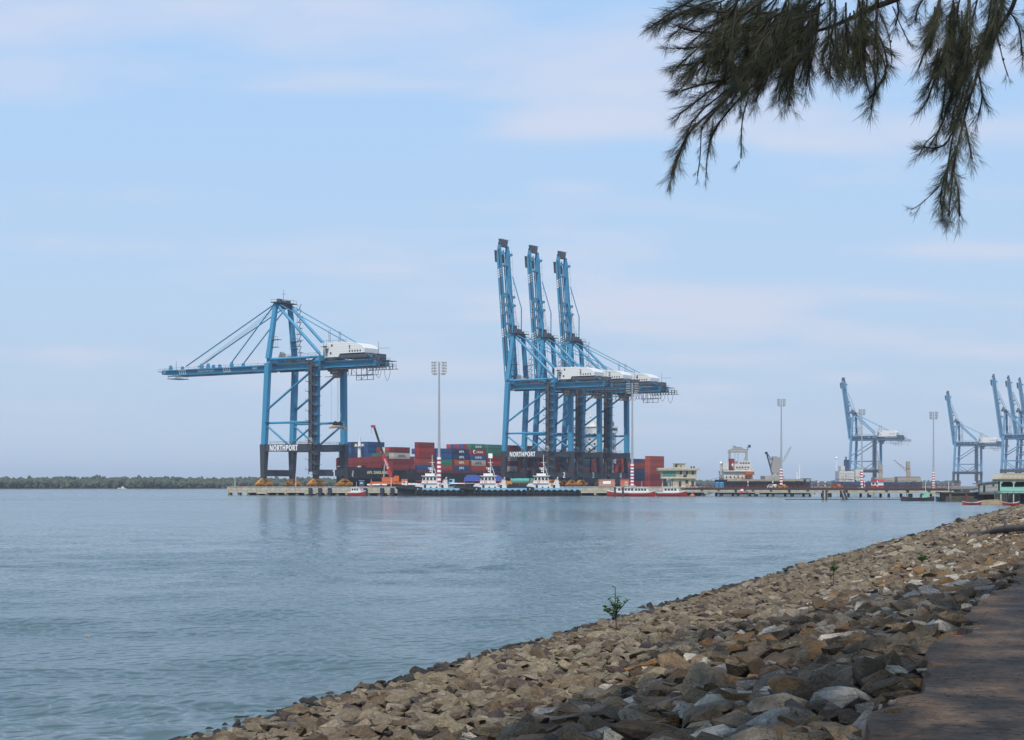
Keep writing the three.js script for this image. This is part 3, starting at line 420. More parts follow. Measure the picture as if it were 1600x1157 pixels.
// ---------------------------------------------------------------- the container ship alongside
const ORD = ['first', 'second', 'third', 'fourth', 'fifth', 'sixth', 'seventh', 'eighth', 'ninth', 'tenth', 'eleventh', 'twelfth', 'thirteenth', 'fourteenth', 'fifteenth', 'sixteenth', 'seventeenth', 'eighteenth'];
const SHIP_TURN = Math.atan2(RZ, RX), BOW = 71, MIDT = -21, HB = 16, SHIPTOP = 10;
{
  const p0 = port(BOW, MIDT, 0), ship = thing('container_ship', 'large dark-hulled container ship moored behind the blue cranes', 'ship', [p0.x, 0, p0.z], SHIP_TURN);
  const bb = x => HB * Math.pow(clamp(1 - Math.pow(1 - clamp(x / 46), 2.3)), .9), st = [];
  for (let x = 0; x <= 270; x += x < 50 ? 4 : 24) { const b = Math.max(.25, bb(x)), low = Math.max(.15, bb(x - 9) * .9), ytop = x < 40 ? 12.2 - x * .02 : SHIPTOP - .4; st.push([x, b, b * .985, low, ytop, ytop - 5, -2]); }
  st.push([276, 15.5, 15, 9, SHIPTOP - .4, 3, -1]);
  part(ship, 'hull', M.hull, hullGeom(st));
  part(ship, 'bottom_paint', M.boot, hullGeom(st.map(s => [s[0] + .02, s[3] * 1.02 + .1, s[3] * 1.02 + .1, s[3], 1.0, .6, -2.2])));
  // red wave breaker across the fore deck, rising from the bow
  const bw = []; for (let i = 0; i < 10; i++) { const x0 = 1.5 + i * 3.6, x1 = x0 + 3.7, y = 12.1; for (const z of [1, -1]) bw.push(bar(V(x0, y + 1.9 + Math.min(i, 4) * .32, z * bb(x0) * .95), V(x1, y + 1.9 + Math.min(i + 1, 4) * .32, z * bb(x1) * .95), .4, 3.8)); } bw.push(box(.6, 4.6, 24, 34, 14.2, 0));
  part(ship, 'wave_breaker', M.maroon, bw).userData.label = 'dull red steel wave breaker on the fore deck';
  const fm = part(ship, 'foremast', M.white, [rod(V(16, 12, 0), V(16, 25.4, 0), .95, .62, 12), box(2.6, .3, 4.2, 16, 21.8, 0), rod(V(16, 25, 0), V(16, 27.5, 0), .12, .08, 5), box(.8, .8, .8, 16, 22.4, 2), box(.8, .8, .8, 16, 22.4, -2)]); fm.userData.label = 'thick white foremast';
  part(ship, 'anchor', M.galv, [box(2.4, 1.6, .5, 5.5, 8.6, bb(5.5) + .2, .5), box(.6, 3.0, .5, 5.5, 9, bb(5.5) + .3, .5)]);
  const n = text('APL OAKLAND', 1.3, .1, 10.8), a = V(10.5, 0, bb(10.5)), b = V(21.5, 0, bb(21.5)), d = b.clone().sub(a); n.rotateY(-Math.atan2(d.z, d.x)); const mid = a.clone().add(b).multiplyScalar(.5); n.translate(mid.x - d.z / d.length() * .75, 9.7, mid.z + d.x / d.length() * .75);
  part(ship, 'ship_name', M.goldletter, n).userData.label = 'cream capital letters on the dark bow';
  // lashing bridges between the bays and the coaming they stand on
  for (let k = 0; k < 19; k++) { const x = 21.2 + k * 13.9 + (k > 1 ? 5 : 0); if (x > 262) break; part(ship, 'lashing_bridge', M.maroon, [box(.7, 6.2, 31, x, SHIPTOP + 2.6, 0), box(1.2, .3, 31, x, SHIPTOP + 5.6, 0)]); }
  part(ship, 'hatch_coaming', M.maroon, [box(226, 1.5, 30.2, 145, SHIPTOP + .1, 0)]);
  const rails = []; for (let x = 44; x < 270; x += 3.4) rails.push(box(.5, 1.7, .6, x, SHIPTOP + .1, HB - .5)); part(ship, 'rail_stanchion', M.dark, rails);
  // accommodation
  const acc = part(ship, 'accommodation', M.white, [box(12, 26, 26, 217, 23, 0), box(13, .4, 28, 217, 36.1, 0), box(9, 3.2, 31, 216, 34.2, 0), box(6, 3, 8, 218, 37.5, 0)]);
  for (let i = 0; i < 8; i++) for (let k = 0; k < 7; k++) share(acc, 'window', M.glass, WIN(), 210.95, 13 + i * 2.7, -10 + k * 3.3);
  for (let i = 0; i < 8; i++) for (let k = 0; k < 3; k++) share(acc, 'window', M.glass, WIN(), 213.4 + k * 3.4, 13 + i * 2.7, 13.03, Math.PI / 2);
  part(acc, 'bridge_window_band', M.glass, [box(.1, 1.3, 29, 211.45, 34.6, 0), box(8, 1.3, .1, 216, 34.6, 15.55)]);
  part(ship, 'radar_mast', M.white, [rod(V(217, 39, 0), V(217, 47, 0), .5, .2, 8), box(.4, .3, 6, 217, 44, 0), box(.3, .5, 3.4, 216.4, 42, 0)]);
  const fn = part(ship, 'funnel', M.white, [prism([[0, 10], [9, 10], [9, 40], [1.5, 41]], 8, 227)]); part(fn, 'funnel_band', M.orange, box(7.2, 4, 8.1, 232.3, 37, 0));
  part(ship, 'lifeboat', M.orange, [hullGeom([[212, .3, .3, .2, 21.6, 21, 20.2], [214, 1.4, 1.4, .8, 21.8, 21, 19.8], [219, 1.4, 1.4, .8, 21.8, 21, 19.8], [221, .4, .4, .2, 21.6, 21, 20.2]]).translate(0, 0, 14.6)]);

  // the boxes: local container x across the ship, z along it
  const L = 12.19, Wd = 2.44, Hc = 2.59, rib = [];
  const geo40 = (() => { const g = [box(Wd - .1, Hc - .1, L - .1, 0, Hc / 2, 0)]; for (const x of [-1, 1]) { for (const z of [-1, 1]) g.push(box(.18, Hc, .18, x * (Wd / 2 - .09), Hc / 2, z * (L / 2 - .09))); for (const y of [.08, Hc - .07]) g.push(box(.14, .15, L - .36, x * (Wd / 2 - .07), y, 0)); for (let k = -13; k <= 13; k++) g.push(box(.05, Hc - .34, .2, x * (Wd / 2 - .035), Hc / 2, k * .43)); } for (const z of [-1, 1]) { for (const y of [.08, Hc - .07]) g.push(box(Wd - .36, .15, .14, 0, y, z * (L / 2 - .07))); for (const x of [-.75, -.35, .35, .75]) g.push(rod(V(x, .15, z * (L / 2)), V(x, Hc - .15, z * (L / 2)), .03, .03, 4)); } return join(g); })();
  const C = { maroon: ['dark red', [.27, .035, .035]], red: ['bright red', [.50, .05, .035]], brick: ['brick red', [.38, .075, .05]], blue: ['blue', [.035, .115, .30]], navy: ['navy blue', [.03, .06, .15]], green: ['green', [.05, .24, .15]], teal: ['teal', [.10, .30, .26]], gray: ['light grey', [.52, .50, .45]], white: ['white', [.72, .70, .66]], orange: ['orange red', [.60, .15, .04]], charcoal: ['charcoal', [.05, .055, .065]] };
  const cm = {}; for (const k in C) cm[k] = [0, 1, 2].map(i => { const v = .86 + i * .14; return mat(C[k][1][0] * v, C[k][1][1] * v, C[k][1][2] * v, .6, rustTex); });
  const T0 = MIDT + HB - .9 - Wd / 2;                    // nearest row
  const put = (bay, row, tier, col, label, mark) => {
    const s = 93 + L / 2 + bay * 13.9 + (bay ? 5 : 0), p = port(s, T0 - row * 2.5, SHIPTOP + .86 + tier * 2.62), m = new THREE.Mesh(geo40, pick(cm[col])); m.name = numbered('shipping_container'); m.position.copy(p); m.rotation.y = PORT_TURN; m.castShadow = m.receiveShadow = true; scene.add(m);
    tag(m, label, 'container', 'containers stacked on the ship');
    if (mark) { const word = mark[0] === 'bars' ? strokes(5.6, 1.0).rotateY(Math.PI / 2) : text(mark[0], 1.15, .05, 4.2).rotateY(Math.PI / 2); const t = part(m, 'lettering', mark[1], mark[2] ? [word.translate(Wd / 2 + .02, Hc / 2, -1.2), new THREE.TorusGeometry(.75, .22, 6, 12, 4.6).rotateZ(.8).rotateY(Math.PI / 2).translate(Wd / 2 + .03, Hc / 2, 3.4)] : word.translate(Wd / 2 + .02, Hc / 2, 0)); t.userData.label = 'printed company lettering on the long side'; }
  };
  // near-side stacks from the bow, listed upwards
  const W_ = M.letter, K_ = M.ink;
  const stacks = [
    ['maroon', 'maroon', 'gray', 'maroon'], ['blue', 'brick', 'maroon', 'red', 'maroon'], ['brick', 'green', 'blue', 'blue'], ['blue', 'orange', 'navy', 'navy'], ['brick', 'gray', 'blue', 'red', 'green'],
    ['navy', 'red', 'brick', 'green', 'teal'], ['white', 'maroon', 'gray', 'brick', 'maroon'], ['maroon', 'maroon', 'maroon', 'charcoal', 'red'], ['brick', 'red', 'maroon', 'blue'], ['brick', 'red', 'maroon', 'brick'], ['red', 'blue', 'white', 'red'], ['brick', 'blue', 'green', 'red'], ['red', 'brick', 'red', 'gray'],
    null, null, ['brick', 'red', 'navy'], ['blue', 'gray', 'maroon'],
  ];
  const marks = { '0,2': ['bars', K_], '4,3': ['bars', W_, true], '4,2': ['bars', W_], '4,1': ['bars', K_], '4,4': ['bars', W_], '3,3': ['APL', W_], '3,2': ['APL', W_], '3,0': ['APL', W_], '3,1': ['APL', W_], '7,0': ['bars', W_, true], '15,1': ['bars', W_] };
  stacks.forEach((st, b) => { if (!st) return; st.forEach((col, k) => { const top = k === st.length - 1; put(b, 0, k, col, `${C[col][0]} container, near side of the ${ORD[b]} stack from the bow, ${top ? 'topmost' : ORD[k] + ' tier up'}`, marks[b + ',' + k] && [...marks[b + ',' + k]]); }); });
  // fore end of the first bay: rows going away to the left
  const cols = ['maroon', 'maroon', 'navy', 'blue', 'green', 'red', 'blue', 'brick', 'charcoal', 'gray', 'teal'];
  for (let row = 1; row < 13; row++) { const h = row < 4 ? 4 : row < 6 ? 3 : 5; for (let k = 0; k < h; k++) { const col = k === 3 && row < 4 ? (row === 2 ? 'white' : 'brick') : k === h - 1 && h === 5 ? (row === 12 ? 'green' : row === 9 ? 'charcoal' : 'blue') : k === 3 ? pick(['blue', 'blue', 'navy']) : k === 2 ? pick(['green', 'blue', 'red', 'teal', 'navy']) : pick(cols.slice(0, 6)); put(0, row, k, col, `${C[col][0]} container end facing the bow, ${ORD[row]} row in, ${k === h - 1 ? 'topmost' : ORD[k] + ' tier up'}`); } }
  // boxes further in that show over lower neighbours
  stacks.forEach((st, b) => { if (!st || b < 2) return; const prev = stacks[b - 1]?.length ?? 3; for (let row = 1; row < 6; row++) for (let k = Math.min(prev, st.length - 1) - (row < 3 ? 1 : 0); k < st.length; k++) { if (k < st.length - 2) continue; const col = pick(['maroon', 'maroon', 'brick', 'red', 'navy', 'blue', 'gray']); put(b, row, k, col, `${C[col][0]} container, ${ORD[b]} stack from the bow, ${ORD[row]} row in, ${k === st.length - 1 ? 'topmost' : 'next to topmost'}`); } });

  // containers standing on the wharf at the right
  const yard = [[996, 745, ['maroon', 'navy', 'navy', 'brick']], [1023, 735, ['maroon', 'maroon', 'brick', 'brick', 'brick']], [1009, 760, ['navy', 'charcoal', 'blue', 'green']]];
  yard.forEach(([u, Z, st], i) => st.forEach((col, k) => { const p = at(u, Z, DECK + .01 + k * 2.62), m = new THREE.Mesh(geo40, pick(cm[col])); m.name = numbered('shipping_container'); m.position.copy(p); m.rotation.y = PORT_TURN; m.castShadow = m.receiveShadow = true; scene.add(m); tag(m, `${C[col][0]} container in the wharf stack ${['nearest the striped mast', 'left of the cream building', 'behind the other two'][i]}, ${k === st.length - 1 ? 'topmost' : ORD[k] + ' tier up'}`, 'container', 'containers stacked on the wharf'); }));
}
function strokes(w, h) { const n = 7, q = w / n, g = []; for (let i = 0; i < n; i++) { const x = (i - (n - 1) / 2) * q; g.push(box(q * .22, h, .05, x - q * .24, 0, .025)); if (i % 3 !== 1) g.push(box(q * .5, h * .2, .04, x + q * .1, i % 2 ? h * .4 : -h * .4, .025)); if (i % 2) g.push(box(q * .2, h * .9, .045, x + q * .28, 0, .025)); } return join(g); }   // short printed strokes too small to read
function WIN() { return WIN.g ??= new THREE.BoxGeometry(.12, 1.0, 1.1); }

// ---------------------------------------------------------------- high mast lights
function lightMast(label, u, Z, topV, stripeV, base, r = .62, rk = 1) {
  const p = at(u, Z), H = hgt(topV, Z) - base, o = thing('light_mast', label, 'light mast', [p.x, base, p.z], 0, 'high mast lights'), sh = hgt(stripeV, Z) - base, n = 14, k = r * (Z / 655);
  part(o, 'pole', M.galv, rod(V(0, 0, 0), V(0, H, 0), k, k * .42, 12));
  for (let i = 0; i < n; i++) part(o, 'painted_band', i % 2 ? M.letter : M.redwhite, rod(V(0, sh * i / n + .004, 0), V(0, sh * (i + 1) / n, 0), k * 1.25, k * 1.25, 14));
  part(o, 'base_plate', M.concrete, box(2.6, .5, 2.6, 0, .25, 0));
  const rack = part(o, 'lamp_rack', M.galv, [-4, -3, -2, -1, 0].map(i => box(5.6 * rk, .12 * rk, .4, 0, H + i * 1.1 * rk, 0)).concat([box(.16, 4.6 * rk, .2, -1.7 * rk, H - 2.2 * rk, 0), box(.16, 4.6 * rk, .2, 1.7 * rk, H - 2.2 * rk, 0)]));
  for (let i = 0; i < 5; i++) for (const x of [-2.5, -1.5, 1.5, 2.5]) share(rack, 'floodlight', M.gray, LAMP(), x * rk * (i > 3 ? .8 : 1), H - i * 1.1 * rk - .3 * rk, .25).scale.setScalar(rk * .95);
  return o;
}
function LAMP() { return LAMP.g ??= join([box(.85, .62, .5), prism([[-.5, -.3], [.5, -.3], [.42, .3], [-.42, .3]], .12, 0, 0, .3)]); }
lightMast('tallest grey light mast with red and white banded foot behind the first tugboat', 686, 655, 566, 715, DECK);
lightMast('grey light mast with red and white banded foot in front of the right-hand blue crane', 988, 648, 599, 726, DECK, .55, .8);
lightMast('grey light mast with banded foot beside the ship crane with two jibs', 1221, 640, 624, 733, 2.6, .45, .55);
lightMast('grey light mast with banded foot in front of the left pale blue crane', 1347, 620, 640, 735, 2.6, .4, .42);
lightMast('grey light mast with banded foot standing in the gap between two pale cranes', 1459, 575, 644, 738, 2.4, .4, .5);

// ---------------------------------------------------------------- tugboats
function tug() {
  const o = new THREE.Group(), L = 26, st = [];
  for (let i = 0; i <= 13; i++) { const x = -L / 2 + i * 2, f = clamp((x + L / 2) / 8), b = .5 + 3.7 * Math.pow(f, .55) * (i > 11 ? .93 : 1), sh = 2.1 + 1.5 * Math.pow(clamp(1 - (x + L / 2) / 12), 1.6); st.push([x, b, b * .97, b * .72, sh, .8, -1.2]); }
  const beam = x => { const f = clamp((x + L / 2) / 8); return .5 + 3.7 * Math.pow(f, .55); };
  part(o, 'hull', M.hullgreen, hullGeom(st));
  part(o, 'waterline_band', M.boot, hullGeom(st.map(s => [s[0] + .03, s[2] * 1.008 + .03, s[2] * 1.004 + .03, s[3], .45, .25, -1.2])));
  for (const z of [1, -1]) part(o, 'bulwark', M.skyblue, [-5, -2.6, -.2, 2.2, 4.6, 7, 9.4, 11.2].map((x, i) => box(i === 7 ? 1.8 : 2.36, 1.1, .22, x + .6, 2.38, z * (4.02))));
  part(o, 'bulwark_bow', M.black, [0, 1, 2, 3, 4, 5].flatMap(i => [1, -1].map(z => { const x0 = -L / 2 + .2 + i * 1.5, x1 = x0 + 1.55; return bar(V(x0, 3.7 - i * .16, z * beam(x0) * .97), V(x1, 3.7 - (i + 1) * .16, z * beam(x1) * .97), .25, 1.0); })));
  const roll = [V(-6.5, 2.3, 4), V(-9, 2.6, 3.6), V(-11.4, 2.9, 2.5), V(-13.1, 3.1, 0), V(-11.4, 2.9, -2.5), V(-9, 2.6, -3.6), V(-6.5, 2.3, -4)]; part(o, 'bow_fender', M.rubber, curve(roll, .62, 30, 8));
  for (const z of [1, -1]) for (let i = 0; i < 9; i++) share(o, 'tyre_fender', M.rubber, TYRE(), -5 + i * 2.1, 1.55, z * 4.3);
  part(o, 'deck', M.teal, box(20, .12, 7.2, 2, 1.98, 0));
  const house = part(o, 'deckhouse', M.white, [prism([[-6.6, 2], [5.4, 2], [5.4, 4.2], [4.6, 4.6], [-5.8, 4.6], [-6.6, 3.6]], 5.2), box(5.6, .14, 5.9, -1.4, 4.68, 0)]);
  for (let i = 0; i < 5; i++) for (const z of [1, -1]) share(house, i % 3 === 1 ? 'door' : 'porthole', M.ink, i % 3 === 1 ? DOOR() : PORT(), -5 + i * 2.1, 3.2, z * 2.63);
  const wh = part(o, 'wheelhouse', M.white, [prism([[-4.2, 4.7], [1.6, 4.7], [1.2, 7.2], [-3.6, 7.2]], 4.0), box(6.2, .22, 4.8, -1.2, 7.3, 0), box(3.4, .9, 2.6, -1.2, 7.8, 0)]);
  for (let i = 0; i < 4; i++) for (const z of [1, -1]) share(wh, 'window', M.glass, WHWIN(), -3.25 + i * 1.3, 6.3, z * 2.02);
  for (let i = 0; i < 3; i++) share(wh, 'window', M.glass, WHWIN2(), -4.02, 6.3, -1.3 + i * 1.3);
  for (const z of [1, -1]) { const f = part(o, 'funnel', M.white, [prism([[3.2, 4.5], [5.2, 4.5], [5.0, 6.1], [3.9, 6.1]], 1.0, 0, 0, z * 1.7), rod(V(4.4, 6, z * 1.7), V(4.9, 6.9, z * 1.7), .18)]); part(f, 'funnel_cap', M.black, box(1.15, .25, 1.06, 4.45, 6.15, z * 1.7)); }
  part(o, 'mast', M.white, [rod(V(-.4, 8, 0), V(-.4, 15, 0), .2, .08, 8), rod(V(1.2, 7.4, 0), V(-.3, 12, 0), .1, .08, 6), box(.2, .16, 3.4, -.4, 11.2, 0), box(2.6, .14, .2, -.4, 9.6, 0), box(1.9, .14, .2, -.4, 12.2, 0), box(.6, .4, 1.6, -1, 9.0, 0)]);
  part(o, 'radar', M.letter, [box(2.0, .22, .3, -1.0, 10.2, 0), rod(V(-1, 9.5, 0), V(-1, 10.1, 0), .2)]);
  part(o, 'handrail', M.redwhite, [...[-6, -4.6, -3.2, -1.8, -.4, 1, 2.4, 3.8, 5.2].map(x => rod(V(x, 4.6, 2.8), V(x, 5.5, 2.8), .05, .05, 4)), rod(V(-6, 5.5, 2.8), V(5.2, 5.5, 2.8), .06, .06, 4), ...[-12, -10.6, -9.2, -7.8].map(x => rod(V(x, 3.6, beam(x) * .8), V(x, 4.8, beam(x) * .8), .06, .06, 4)), rod(V(-12, 4.8, beam(-12) * .8), V(-7.8, 4.8, beam(-7.8) * .8), .06, .06, 4)]);
  part(o, 'towing_winch', M.tan, [rod(V(7.6, 2.8, -1.2), V(7.6, 2.8, 1.2), .75), box(1.6, .9, 3, 7.6, 2.4, 0), rod(V(10.4, 2.1, -.8), V(10.4, 3.5, -.8), .16), rod(V(10.4, 2.1, .8), V(10.4, 3.5, .8), .16), rod(V(10.4, 3.4, -1.2), V(10.4, 3.4, 1.2), .16)]);
  part(o, 'lifebuoy', M.orange, [new THREE.TorusGeometry(.38, .1, 6, 12).translate(-2.2, 5.2, 2.9), new THREE.TorusGeometry(.38, .1, 6, 12).translate(2.6, 4.0, 2.72)]);
  return o;
}
function TYRE() { return TYRE.g ??= new THREE.TorusGeometry(.62, .26, 7, 14); }
function DOOR() { return DOOR.g ??= new THREE.BoxGeometry(.8, 1.8, .08); }
function PORT() { return PORT.g ??= new THREE.CylinderGeometry(.3, .3, .08, 10).rotateX(Math.PI / 2); }
function WHWIN() { return WHWIN.g ??= new THREE.BoxGeometry(.85, .95, .1); }
function WHWIN2() { return WHWIN2.g ??= new THREE.BoxGeometry(.1, .95, .85); }
{
  const a = tug(), spots = [[677, 622, 'white and blue tugboat moored at the left, in front of the tallest light mast', 0], [768, 621, 'white and blue tugboat, middle one of three, with a pale board on its mast', .0], [851, 622, 'white and blue tugboat moored rightmost of the three tugs', 0]];
  spots.forEach(([u, Z, label, r], i) => { const o = i ? a.clone() : a, p = at(u, Z, 0); o.name = numbered('tugboat'); o.position.copy(p); o.rotation.y = r; scene.add(o); tag(o, label, 'tugboat', 'tugboats moored along the wharf'); if (i === 1) part(o, 'mast_board', M.letter, [box(1.5, 1.7, .2, -.4, 14.6, .3)]).userData.label = 'pale square board at the mast top'; });
}
// ---------------------------------------------------------------- small red and white pilot boats
function launch(L, cabinFrom, cabinTo, flip) {
  const o = new THREE.Group(), st = [], W = L * .13; for (let i = 0; i <= 8; i++) { const x = -L / 2 + i * L / 8, f = clamp((x + L / 2) / (L * .35)); const b = .12 + W * Math.pow(f, .6), t = 1.15 + .75 * Math.pow(1 - f, 1.5); st.push([x, b, b * .9, b * .6, t, .5, -.5]); }
  part(o, 'hull', M.hullred, hullGeom(st));
  part(o, 'gunwale', M.white, hullGeom(st.map(s => [s[0] + .03, s[1] * 1.03, s[1] * 1.03, s[1], s[4] + .35, s[4] + .2, s[4] - .02])));
  const x0 = cabinFrom * L, x1 = cabinTo * L, c = part(o, 'cabin', M.white, [prism([[x0, 1.3], [x1, 1.3], [x1 - .1, 3.0], [x0 + 1.1, 3.0]], W * 1.5), box(x1 - x0 - .3, .14, W * 1.7, (x0 + x1) / 2 + .5, 3.07, 0)]);
  const n = Math.max(3, Math.floor((x1 - x0) / 1.3)); for (let i = 0; i < n; i++) for (const z of [1, -1]) part(c, 'window', M.glass, box((x1 - x0 - 1.6) / n * .72, .7, .08, x0 + 1.25 + (i + .5) * (x1 - x0 - 1.5) / n, 2.4, z * W * .755));
  part(o, 'mast', M.white, [rod(V((x0 + x1) / 2, 3, 0), V((x0 + x1) / 2, 5.4, 0), .08, .05, 6), box(.1, .08, 1.2, (x0 + x1) / 2, 4.6, 0)]);
  part(o, 'tyre_fender', M.rubber, [0, 1, 2, 3].map(i => new THREE.TorusGeometry(.32, .13, 6, 10).translate(-L * .1 + i * L * .15, .85, W * 1.08)));
  o.rotation.y = flip ? Math.PI : 0; return o;
}
for (const [u, Z, L, a, b, flip, label] of [[557, 628, 6.6, -.3, .32, true, 'small red and white launch moored at the wharf face under the first blue crane'], [979, 612, 14, -.32, .36, false, 'red and white pilot boat lying behind the two dark piles'], [1003, 606, 9.5, -.3, .3, true, 'red and white pilot boat with a pointed bow to the right, middle of the trio'], [1050, 609, 10.5, -.28, .3, true, 'red and white pilot boat in front of the cream building']]) { const o = launch(L, a, b, flip); o.name = numbered('pilot_boat'); o.position.copy(at(u, Z, 0)); scene.add(o); tag(o, label, 'boat', 'red and white pilot boats'); }
for (const [u, i] of [[961, 0], [973.5, 1]]) { const p = at(u, 602); const q = thing('mooring_pile', ['dark timber pile in the water, left one of the pair before the pilot boats', 'dark timber pile in the water, right one of the pair before the pilot boats'][i], 'pile', [p.x, 0, p.z], 0, 'mooring piles'); part(q, 'shaft', M.wood, [rod(V(0, -1.5, 0), V(0, 3.1, 0), .42, .36, 10)]); part(q, 'cap', M.black, [rod(V(0, 3.1, 0), V(0, 3.25, 0), .42, .42, 10)]); }

// ---------------------------------------------------------------- red mobile crane and what else stands on the wharf
{
  const p = at(606, 662, DECK), o = thing('mobile_crane', 'orange mobile crane with a red and black telescopic boom raised to the left', 'mobile crane', [p.x, DECK, p.z]);
  part(o, 'carrier', M.orange, [box(13, 1.0, 2.7, .5, 1.5, 0), box(2.4, 1.7, 2.6, 6.4, 2.2, 0)]); part(o, 'superstructure', M.orange, [box(6.5, 1.7, 2.6, 1, 2.9, 0), box(1.8, 2.2, 1.4, 3.4, 3.2, .9)]);
  for (const x of [-4.6, -3, 1.8, 3.4, 5, 6.4]) part(o, 'wheel', M.rubber, [rod(V(x, .62, -1.35), V(x, .62, -.85), .62, .62, 12), rod(V(x, .62, .85), V(x, .62, 1.35), .62, .62, 12)]);
  part(o, 'boom_base', M.red, bar(V(1.2, 4, 0), V(-1.9, 12.8, 0), 1.2, 1.35)); part(o, 'boom_extension', M.black, bar(V(-1.8, 12.4, 0), V(-5.3, 23.2, 0), .75, .85)); part(o, 'boom_head', M.red, [box(1.7, .9, .9, -5.7, 23.4, 0), rod(V(-6.3, 23, 0), V(-6.3, 20.8, 0), .05, .05, 4)]);
  part(o, 'lift_cylinder', M.galv, rod(V(-1.6, 3.8, 0), V(-1.2, 9.4, 0), .25)); part(o, 'lettering', M.letter, [strokes(4.2, .7).rotateZ(-1.23).translate(-.5, 8.8, .63)]);
}
